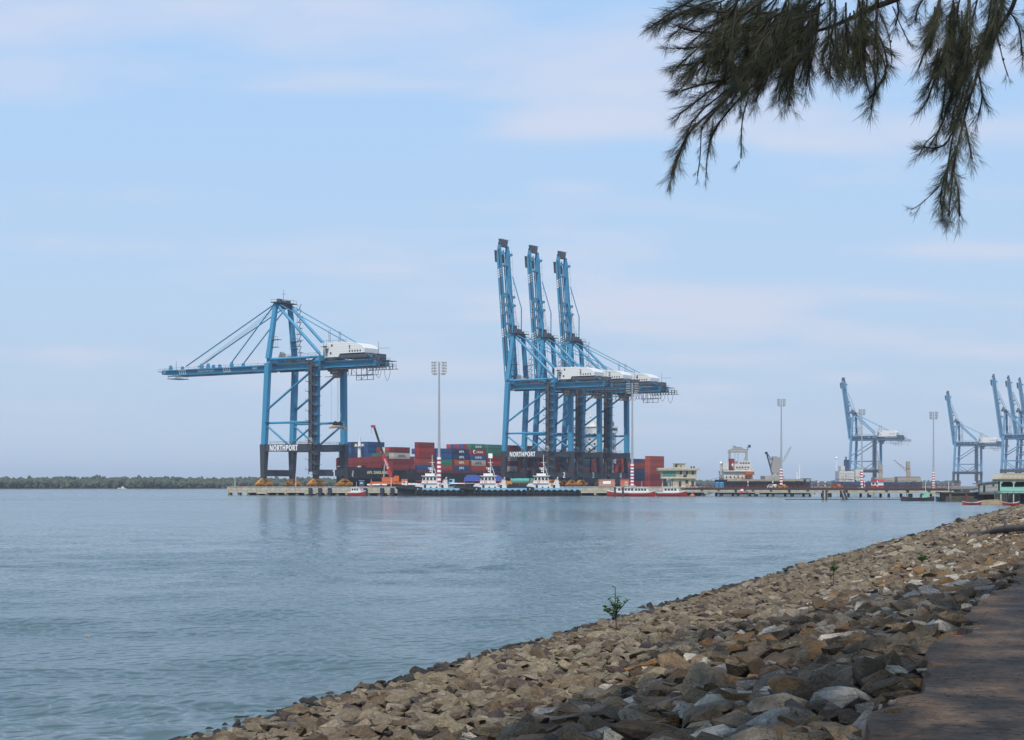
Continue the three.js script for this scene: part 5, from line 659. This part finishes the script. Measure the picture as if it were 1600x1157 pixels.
  const sd = at(1548, 362), g = new THREE.SphereGeometry(1, 24, 10, 0, 6.2832, 0, 1.57); const gp = g.attributes.position; for (let i = 0; i < gp.count; i++) { const k2 = .85 + .3 * fbm(gp.getX(i) * 3 + 5, gp.getZ(i) * 3, 3); gp.setXYZ(i, gp.getX(i) * 3.6 * k2, gp.getY(i) * 1.2 * k2 - .2, gp.getZ(i) * 1.6 * k2); } g.computeVertexNormals(); const sand = solid('sand_heap', mat(.46, .34, .19, .95, rockTex), g, 'yellowish heap of sand at the water edge by the stilt house', 'sand heap'); sand.position.set(sd.x, 0, sd.z);
  const land = []; { const shp = new THREE.Shape([at(1555, 385), at(1800, 330), at(1900, 600), at(1560, 520)].map(p => new THREE.Vector2(p.x, -p.z))); const e = new THREE.ExtrudeGeometry(shp, { depth: 2.2, bevelEnabled: false }); e.rotateX(-Math.PI / 2); land.push(e); } structure('shore_ground', M.darkconcrete, land);
}
function BUTT() { return BUTT.g ??= new THREE.BoxGeometry(.5, 2.6, .5); }
{ const p = at(190, 1640), o = thing('fishing_boat', 'tiny pale boat far off before the mangrove shore', 'boat', [p.x, 0, p.z], .1, 'small fishing boats'); part(o, 'hull', M.white, hullGeom([[-4, .2, .2, .1, 1.4, .4, -.4], [-2.6, 1, .9, .5, 1.1, .4, -.4], [3, 1.1, 1, .6, 1.0, .4, -.4], [4, .9, .8, .5, 1.1, .4, -.4]])); part(o, 'cabin', M.white, box(2.2, 1.3, 1.4, .8, 1.7, 0)); }

// ---------------------------------------------------------------- log, plants and litter on the bank
{
  const ga = groundOn(1522, 842), gb = groundOn(1632, 836), la = at(1522, ga.Z, ga.h + .2), lb = at(1632, gb.Z, gb.h + .3), lm = la.clone().lerp(lb, .45).add(V(0, .1, 0));
  const o = solid('driftwood_log', M.wood, [curve([la, la.clone().lerp(lm, .5).add(V(0, -.04, .1)), lm, lb], .15, 24, 10), rod(la.clone().lerp(lb, .56), la.clone().lerp(lb, .52).add(V(-.1, .55, .1)), .1, .05, 7), rod(la.clone().lerp(lb, .28), la.clone().lerp(lb, .25).add(V(-.15, .4, .2)), .09, .04, 7)], 'long brown driftwood log lying on the rock bank near the right edge', 'log');
}
const leafMat = new THREE.MeshPhysicalMaterial({ color: lin(.12, .23, .05), roughness: .7, transmission: .25, thickness: 0 });
function shrub(label, u, v, h, n) {
  const gr = groundOn(u, v), p = at(u, gr.Z), y = gr.h + .1, o = thing('mangrove_seedling', label, 'plant', [p.x, y, p.z], 0, 'seedlings on the rock bank'); const stems = [], leaves = [];
  const leaf = (q, dir, s) => { const g = new THREE.BufferGeometry(), side = dir.clone().cross(Y).normalize().multiplyScalar(s * .24), m = q.clone().addScaledVector(dir, s * .5).add(V(0, .01, 0)), e = q.clone().addScaledVector(dir, s).add(V(0, -s * .15, 0)), a = m.clone().add(side), b = m.clone().sub(side); g.setAttribute('position', new THREE.Float32BufferAttribute([q.x, q.y, q.z, a.x, a.y, a.z, e.x, e.y, e.z, q.x, q.y, q.z, e.x, e.y, e.z, b.x, b.y, b.z], 3)); leaves.push(flat(g)); };
  for (let i = 0; i < n; i++) { const top = V(rr(-.32, .32) * h * (i ? 1 : .1), h * (i ? rr(.35, .8) : 1), rr(-.3, .3) * h * (i ? 1 : .1)), base = i ? V(0, h * rr(.12, .4), 0) : V(0, -.1, 0); stems.push(rod(base, top, .016, .007, 5)); for (let k = 0; k < 30; k++) { const q = base.clone().lerp(top, .3 + .7 * rnd()), a = rr(0, 6.28); leaf(q, V(Math.cos(a), rr(-.1, .8), Math.sin(a)).normalize(), rr(.07, .13)); } }
  part(o, 'stem', M.bark, stems); for (let i = 0; i < leaves.length; i++) part(o, 'leaf', leafMat, leaves[i]);
}
shrub('leafy green seedling growing among the rocks at the water edge, nearest and tallest', 963, 985, 1.0, 9);
shrub('slender green seedling on the rocks halfway along the bank', 1303, 914, .8, 4);
shrub('small pale green seedling farthest along the rock bank', 1441, 890, .45, 4);
{ const p = at(1497, 17.6), g = new THREE.CircleGeometry(.055, 10); g.scale(1, .55, 1); g.rotateX(-1.4); g.translate(p.x, 2.55, p.z); solid('dry_leaf', mat(.45, .10, .03, .8), g, 'curled orange dry leaf lying at the path edge', 'leaf'); }
{ const p = at(136, 46.3), o = thing('floating_litter', 'small brown scrap floating on the water at the left', 'litter', [p.x, .02, p.z]); part(o, 'scrap', M.tan, new ConvexGeometry(Array.from({ length: 12 }, () => V(rr(-.09, .09), rr(-.03, .05), rr(-.06, .06)))) ); }
{ const g = []; for (let i = 0; i < 60; i++) { const l = rr(-30, -8), d = rr(13.9, 17.5), p = shore(l, d, 2.525); const q = rod(V(0, 0, 0), V(0, .015, 0), rr(.008, .022), .006, 6); q.translate(p.x, p.y, p.z); g.push(q); } const m = part(scene, 'path_pebbles', M.concretedark, g); m.userData = { kind: 'stuff', label: 'scattered dark pebbles and seed cones on the path', category: 'pebbles' }; }
{ // fallen needles along the edge of the path
  const g = new THREE.BoxGeometry(.11, .002, .003), n = 2600, im = new THREE.InstancedMesh(g, mat(1, 1, 1, .9, barkTex), n), o = new THREE.Object3D();
  for (let i = 0; i < n; i++) { const l = rr(-34, 6), d = 12.95 + 4.2 * Math.pow(rnd(), 1.7), p = shore(l, d, 2.532); o.position.copy(p); o.rotation.set(rr(-.08, .08), rr(0, 6.28), 0); o.scale.set(rr(.5, 1.4), 1, rr(.8, 1.6)); o.updateMatrix(); im.setMatrixAt(i, o.matrix); const k = rr(.5, 1.3); im.setColorAt(i, lin(.34 * k, .22 * k, .11 * k)); }
  im.name = 'fallen_needles'; im.userData = { kind: 'stuff', label: 'scattered dry brown needles fallen on the path', category: 'litter' }; im.castShadow = im.receiveShadow = true; scene.add(im);
}
// ---------------------------------------------------------------- casuarina trees over the path; their drooping sprays hang into view
{
  const needleMat = new THREE.MeshStandardMaterial({ color: lin(.04, .046, .025), roughness: .85, side: THREE.DoubleSide });
  function sprayGeom(n, width, seedShift) {
    for (let i = 0; i < seedShift; i++) rnd(); const P = [], I = []; let k = 0;
    const ribbon = (a, b, c, w) => { const s = V(rr(-1, 1), rr(-1, 1), rr(-1, 1)).cross(b.clone().sub(a)).normalize().multiplyScalar(w / 2); for (const [q, f] of [[a, 1], [b, .9], [c, .25]]) P.push(q.x + s.x * f, q.y + s.y * f, q.z + s.z * f, q.x - s.x * f, q.y - s.y * f, q.z - s.z * f); for (let j = 0; j < 2; j++) { const o = k + j * 2; I.push(o, o + 1, o + 2, o + 1, o + 3, o + 2); } k += 6; };
    ribbon(V(0, 0, 0), V(.01, .4, 0), V(0, .8, .02), width * 1.8);
    for (let i = 0; i < n; i++) { const a = rr(0, 6.283), h = Math.pow(rnd(), .8) * .75, r = V(Math.cos(a), 0, Math.sin(a)), sp = rr(.25, .75), L = rr(.3, .62) , s = V(r.x * .01, h, r.z * .01), m = s.clone().addScaledVector(r, L * .5 * sp).add(V(0, L * .45, 0)), e = m.clone().addScaledVector(r, L * .5 * sp * .8).add(V(rr(-.04, .04), L * .5, rr(-.04, .04))); ribbon(s, m, e, width); }
    const g = new THREE.BufferGeometry(); g.setAttribute('position', new THREE.Float32BufferAttribute(P, 3)); g.setIndex(I); g.computeVertexNormals(); return g;
  }
  const fine = [sprayGeom(44, .0105, 3), sprayGeom(36, .0105, 8), sprayGeom(30, .0105, 5)], coarse = [sprayGeom(40, .02, 2)];
  const q = new THREE.Quaternion(), o = new THREE.Object3D();
  function foliage(tree, geoms, list, name) { geoms.forEach((g, k) => { const mine = list.filter((_, i) => i % geoms.length === k), im = new THREE.InstancedMesh(g, needleMat, mine.length); mine.forEach(([p, d, s], i) => { o.position.copy(p).sub(tree.position); o.quaternion.setFromUnitVectors(Y, d.clone().normalize()); o.rotateY(rr(0, 6.28)); o.scale.setScalar(s); o.updateMatrix(); im.setMatrixAt(i, o.matrix); const v = rr(.7, 1.3); im.setColorAt(i, lin(v * rr(.9, 1.15), v, v * rr(.8, 1))); }); im.name = name; im.userData.kind = 'stuff'; im.castShadow = im.receiveShadow = true; tree.add(im); }); }
  function crown(c, r, minY, n, keep) { const out = []; let guard = 0; while (out.length < n && guard++ < n * 30) { const a = rr(0, 6.283), z = rr(-1, 1), k = Math.pow(rnd(), .45), s = Math.sqrt(1 - z * z), p = V(c.x + Math.cos(a) * s * r.x * k, c.y + z * r.y * k, c.z + Math.sin(a) * s * r.z * k); const Z = -p.z; if (Z > 0 && p.y < Math.max(minY, EYE + .30 * Z + 1.5) && Math.abs(p.x) < .34 * Z + 1.4) continue; if (fbm(p.x * .55 + 9, p.z * .55 + p.y * .4, 3) < .43) continue; if (keep && !keep(p)) continue; out.push([p, V(p.x - c.x, rr(-.9, .4) * r.y * .7, p.z - c.z).add(V(rr(-2, 2), rr(-2, 1), rr(-2, 2))), rr(.5, .95)]); } return out; }

  // the near tree
  const t1 = thing('casuarina_tree', 'dark needle-leaved tree whose drooping branches hang into the top right of the view', 'tree', [4.9, 2.5, -6.4]);
  part(t1, 'trunk', M.bark, [curve([V(0, -.3, 0), V(-.1, 2.5, -.1), V(-.5, 6, -.4), V(-1.0, 9.5, -.8), V(-1.2, 13, -1)], .24, 20, 10), rod(V(0, -.3, 0), V(-.05, 1.2, -.05), .36, .25, 12)]);
  const L = (u, v, Z) => V((u - 800) / F * Z, EYE + (758 - v) / F * Z, -Z);   // bearings of the branches as seen from the path
  const sub = p => p.clone().sub(t1.position), Z0 = 8;
  const limb = (pts, r0) => { const q = new THREE.CatmullRomCurve3(pts.map(sub)).getPoints(22), g = []; for (let i = 0; i < 22; i++) g.push(rod(q[i], q[i + 1], r0 * (1.25 - i * .05), r0 * (1.2 - i * .05), 7)); part(t1, 'branch', M.bark, g); };
  limb([V(4.3, 8.2, -6.8), V(3.6, 7.4, -7.4), L(1500, -80, 7.9), L(1420, -12, Z0), L(1360, 14, Z0), L(1290, 45, 8.1), L(1200, 62, 8.1)], .024);
  limb([V(4.2, 9, -6.9), V(3.6, 7.9, -7.6), L(1600, -30, 8.1), L(1578, 20, 8.1), L(1545, 66, 8.1), L(1520, 140, 8.0), L(1496, 230, 8.0), L(1482, 300, 8.0)], .013);
  limb([V(4.0, 10, -7), V(2.6, 8.3, -7.6), L(1460, -60, 8.3), L(1440, -10, 8.3)], .02);
  limb([V(4.0, 9.5, -7), V(2.0, 8.4, -7.7), L(1250, -80, 8.4), L(1170, -20, 8.4), L(1130, 10, 8.3)], .02);
  const strands = [
    [[1280, 20], [1150, 50], [1090, 50], [1046, 38]], [[1270, 40], [1160, 88], [1095, 98], [1050, 104]], [[1260, 50], [1150, 118], [1090, 134], [1052, 146]], [[1240, 50], [1150, 130], [1085, 185], [1066, 230], [1044, 292]], [[1235, 60], [1140, 150], [1075, 210], [1050, 270], [1044, 292]], [[1250, 60], [1170, 140], [1125, 190], [1106, 230]], [[1200, 20], [1120, 18], [1062, 6]], [[1210, 0], [1140, 60], [1080, 75], [1046, 76]], [[1230, 70], [1140, 120], [1080, 165], [1052, 185]],
    [[1280, 60], [1232, 120], [1236, 172]], [[1270, 70], [1225, 130], [1215, 165]], [[1300, 50], [1285, 95], [1305, 128]], [[1300, 60], [1310, 100], [1322, 128]], [[1330, 40], [1352, 80], [1368, 120], [1360, 178]], [[1340, 40], [1372, 80], [1386, 110], [1350, 165]], [[1350, 20], [1380, 70], [1388, 112]], [[1400, -10], [1404, 20], [1398, 44]], [[1150, -10], [1090, 20], [1050, 22]], [[1190, 90], [1130, 160], [1095, 200]], [[1210, 90], [1190, 130], [1180, 165]],
    [[1545, 66], [1520, 140], [1496, 230], [1486, 300], [1481, 356]], [[1520, 120], [1490, 210], [1478, 290], [1470, 345]], [[1500, 0], [1482, 60], [1462, 120], [1446, 168]], [[1470, 0], [1452, 60], [1434, 112]], [[1540, 60], [1492, 130], [1470, 200], [1446, 238]], [[1512, 150], [1482, 220], [1458, 232], [1440, 228]], [[1500, 220], [1478, 270], [1470, 320], [1476, 345]], [[1490, 270], [1498, 300], [1500, 345]], [[1508, 190], [1516, 230], [1520, 252]], [[1528, 110], [1535, 150], [1528, 185]], [[1560, 0], [1590, 36], [1598, 92]], [[1600, -10], [1610, 40], [1606, 80]], [[1450, -10], [1436, 10], [1430, 34]], [[1530, -10], [1515, 50], [1500, 100]], [[1580, 10], [1565, 40], [1555, 62]],
  ], thin = [[[1170, 150], [1160, 190], [1158, 248]], [[1115, 190], [1106, 240], [1103, 278]], [[1096, 200], [1094, 245], [1090, 276]], [[1470, 290], [1440, 318], [1424, 328]], [[1375, 20], [1390, 60], [1394, 98]], [[1395, 10], [1410, 45], [1424, 72]], [[1560, 60], [1568, 95], [1576, 120]], [[1462, 210], [1448, 222], [1436, 244]]];
  const env = (pts, u) => { for (let i = 0; i < pts.length - 1; i++) if (u <= pts[i + 1][0]) { const t = clamp((u - pts[i][0]) / (pts[i + 1][0] - pts[i][0])); return pts[i][1] + (pts[i + 1][1] - pts[i][1]) * t; } return pts[pts.length - 1][1]; };
  const eL = [[1040, 40], [1060, 150], [1090, 200], [1130, 185], [1170, 165], [1210, 150], [1250, 150], [1290, 118], [1330, 110], [1365, 150], [1388, 60], [1405, 10]], eR = [[1425, 10], [1442, 110], [1460, 200], [1480, 270], [1500, 220], [1530, 120], [1560, 50], [1600, 70]];
  for (let i = 0; i < 92; i++) { const u = rr(1110, 1375), v = rr(-30, 50), u2 = u - rr(0, 1) * (u < 1300 ? 110 : 25) + (u > 1300 ? rr(-10, 25) : 0), ve = env(eL, u2), v2 = Math.min(ve, v + rr(40, 150)); if (v2 > v + 14) strands.push([[u, v], [(u + u2) / 2 + rr(-6, 6), (v + v2) / 2 - 6], [u2, v2]]); }
  for (let i = 0; i < 34; i++) { const u = rr(1455, 1590), v = rr(-30, 40 + (u < 1540 ? 60 : 0)), u2 = u - rr(0, 28), v2 = Math.min(env(eR, u2), v + rr(50, 130)); if (v2 > v + 14) strands.push([[u, v], [(u + u2) / 2 + 3, (v + v2) / 2], [u2, v2]]); }
  const sprays = [], twigs = [], cones = [];
  const run = (pl, dense) => {
    const Z = Z0 + rr(-.55, .75), c = new THREE.CatmullRomCurve3(pl.map(([u, v]) => L(u, v, Z + rr(-.08, .08)))), len = c.getLength(), n = Math.max(4, Math.round(len / (dense ? .019 : .04)));
    twigs.push(new THREE.TubeGeometry(new THREE.CatmullRomCurve3(Array.from({ length: 7 }, (_, i) => c.getPointAt(i / 6 * (dense ? .94 : 1))).map(sub)), 10, dense ? .0042 : .0028, 4, false));
    for (let i = 0; i <= n; i++) { const t = i / n * (dense ? .96 : 1), p = c.getPointAt(t), d = c.getTangentAt(Math.min(t, .995)); if (!dense && rnd() < .35 && i < n - 1) { if (rnd() < .5) { const s = new THREE.SphereGeometry(rr(.005, .008), 7, 6); const pp = sub(p); s.translate(pp.x + rr(-.006, .006), pp.y, pp.z); cones.push(s); } continue; } sprays.push([p, d.multiplyScalar(1.1).add(V(rr(-.75, .6), rr(-.55, .4), rr(-.7, .7))), rr(.07, .125) * (t > .85 ? .85 : 1) * (dense ? 1 : .75)]); }
  };
  strands.forEach(s => run(s, true)); thin.forEach(s => run(s, false));
  part(t1, 'twigs', M.bark, twigs).userData.kind = 'stuff'; part(t1, 'seed_cones', M.bark, cones).userData.kind = 'stuff';
  foliage(t1, fine, sprays, 'needle_sprays');
  foliage(t1, coarse, crown(V(2.6, 12.2, -9), V(6.2, 4.6, 6.8), 7.2, 3000), 'crown_needles');
  for (const [a, b] of [[V(-.5, 6, -.4), V(-5.5, 8.2, -4)], [V(-.7, 7.5, -.6), V(3.5, 9.5, -3)], [V(-1, 9, -.8), V(-4, 11.5, 1.5)], [V(-1, 9.8, -.8), V(-2, 12, -6)]]) part(t1, 'limb', M.bark, rod(a, b, .09, .02, 7));

  // the next tree along the path, beyond the right edge; its shade falls on the bank
  const t2 = thing('casuarina_tree', 'tall needle-leaved tree beside the path beyond the right edge, shading the upper rocks', 'tree', [10.8, 2.5, -19.5]);
  part(t2, 'trunk', M.bark, [curve([V(0, -.3, 0), V(0, 4, 0), V(-.5, 9, -.2), V(-1.4, 14, -.4), V(-2, 18, -.5)], .26, 20, 10)]);
  foliage(t2, coarse, crown(V(7.6, 15.2, -20.5), V(7.2, 5, 8), 9, 3200), 'crown_needles');
  for (const [a, b] of [[V(-.5, 9, -.2), V(-7, 12.5, -3)], [V(-.7, 10, -.2), V(2.5, 12.5, 3)], [V(-1, 12, -.3), V(-6, 14, 4)], [V(-1.2, 13, -.3), V(-3, 15, -6)]]) part(t2, 'limb', M.bark, rod(a, b, .1, .02, 7));
}
renderer.render(scene, camera);
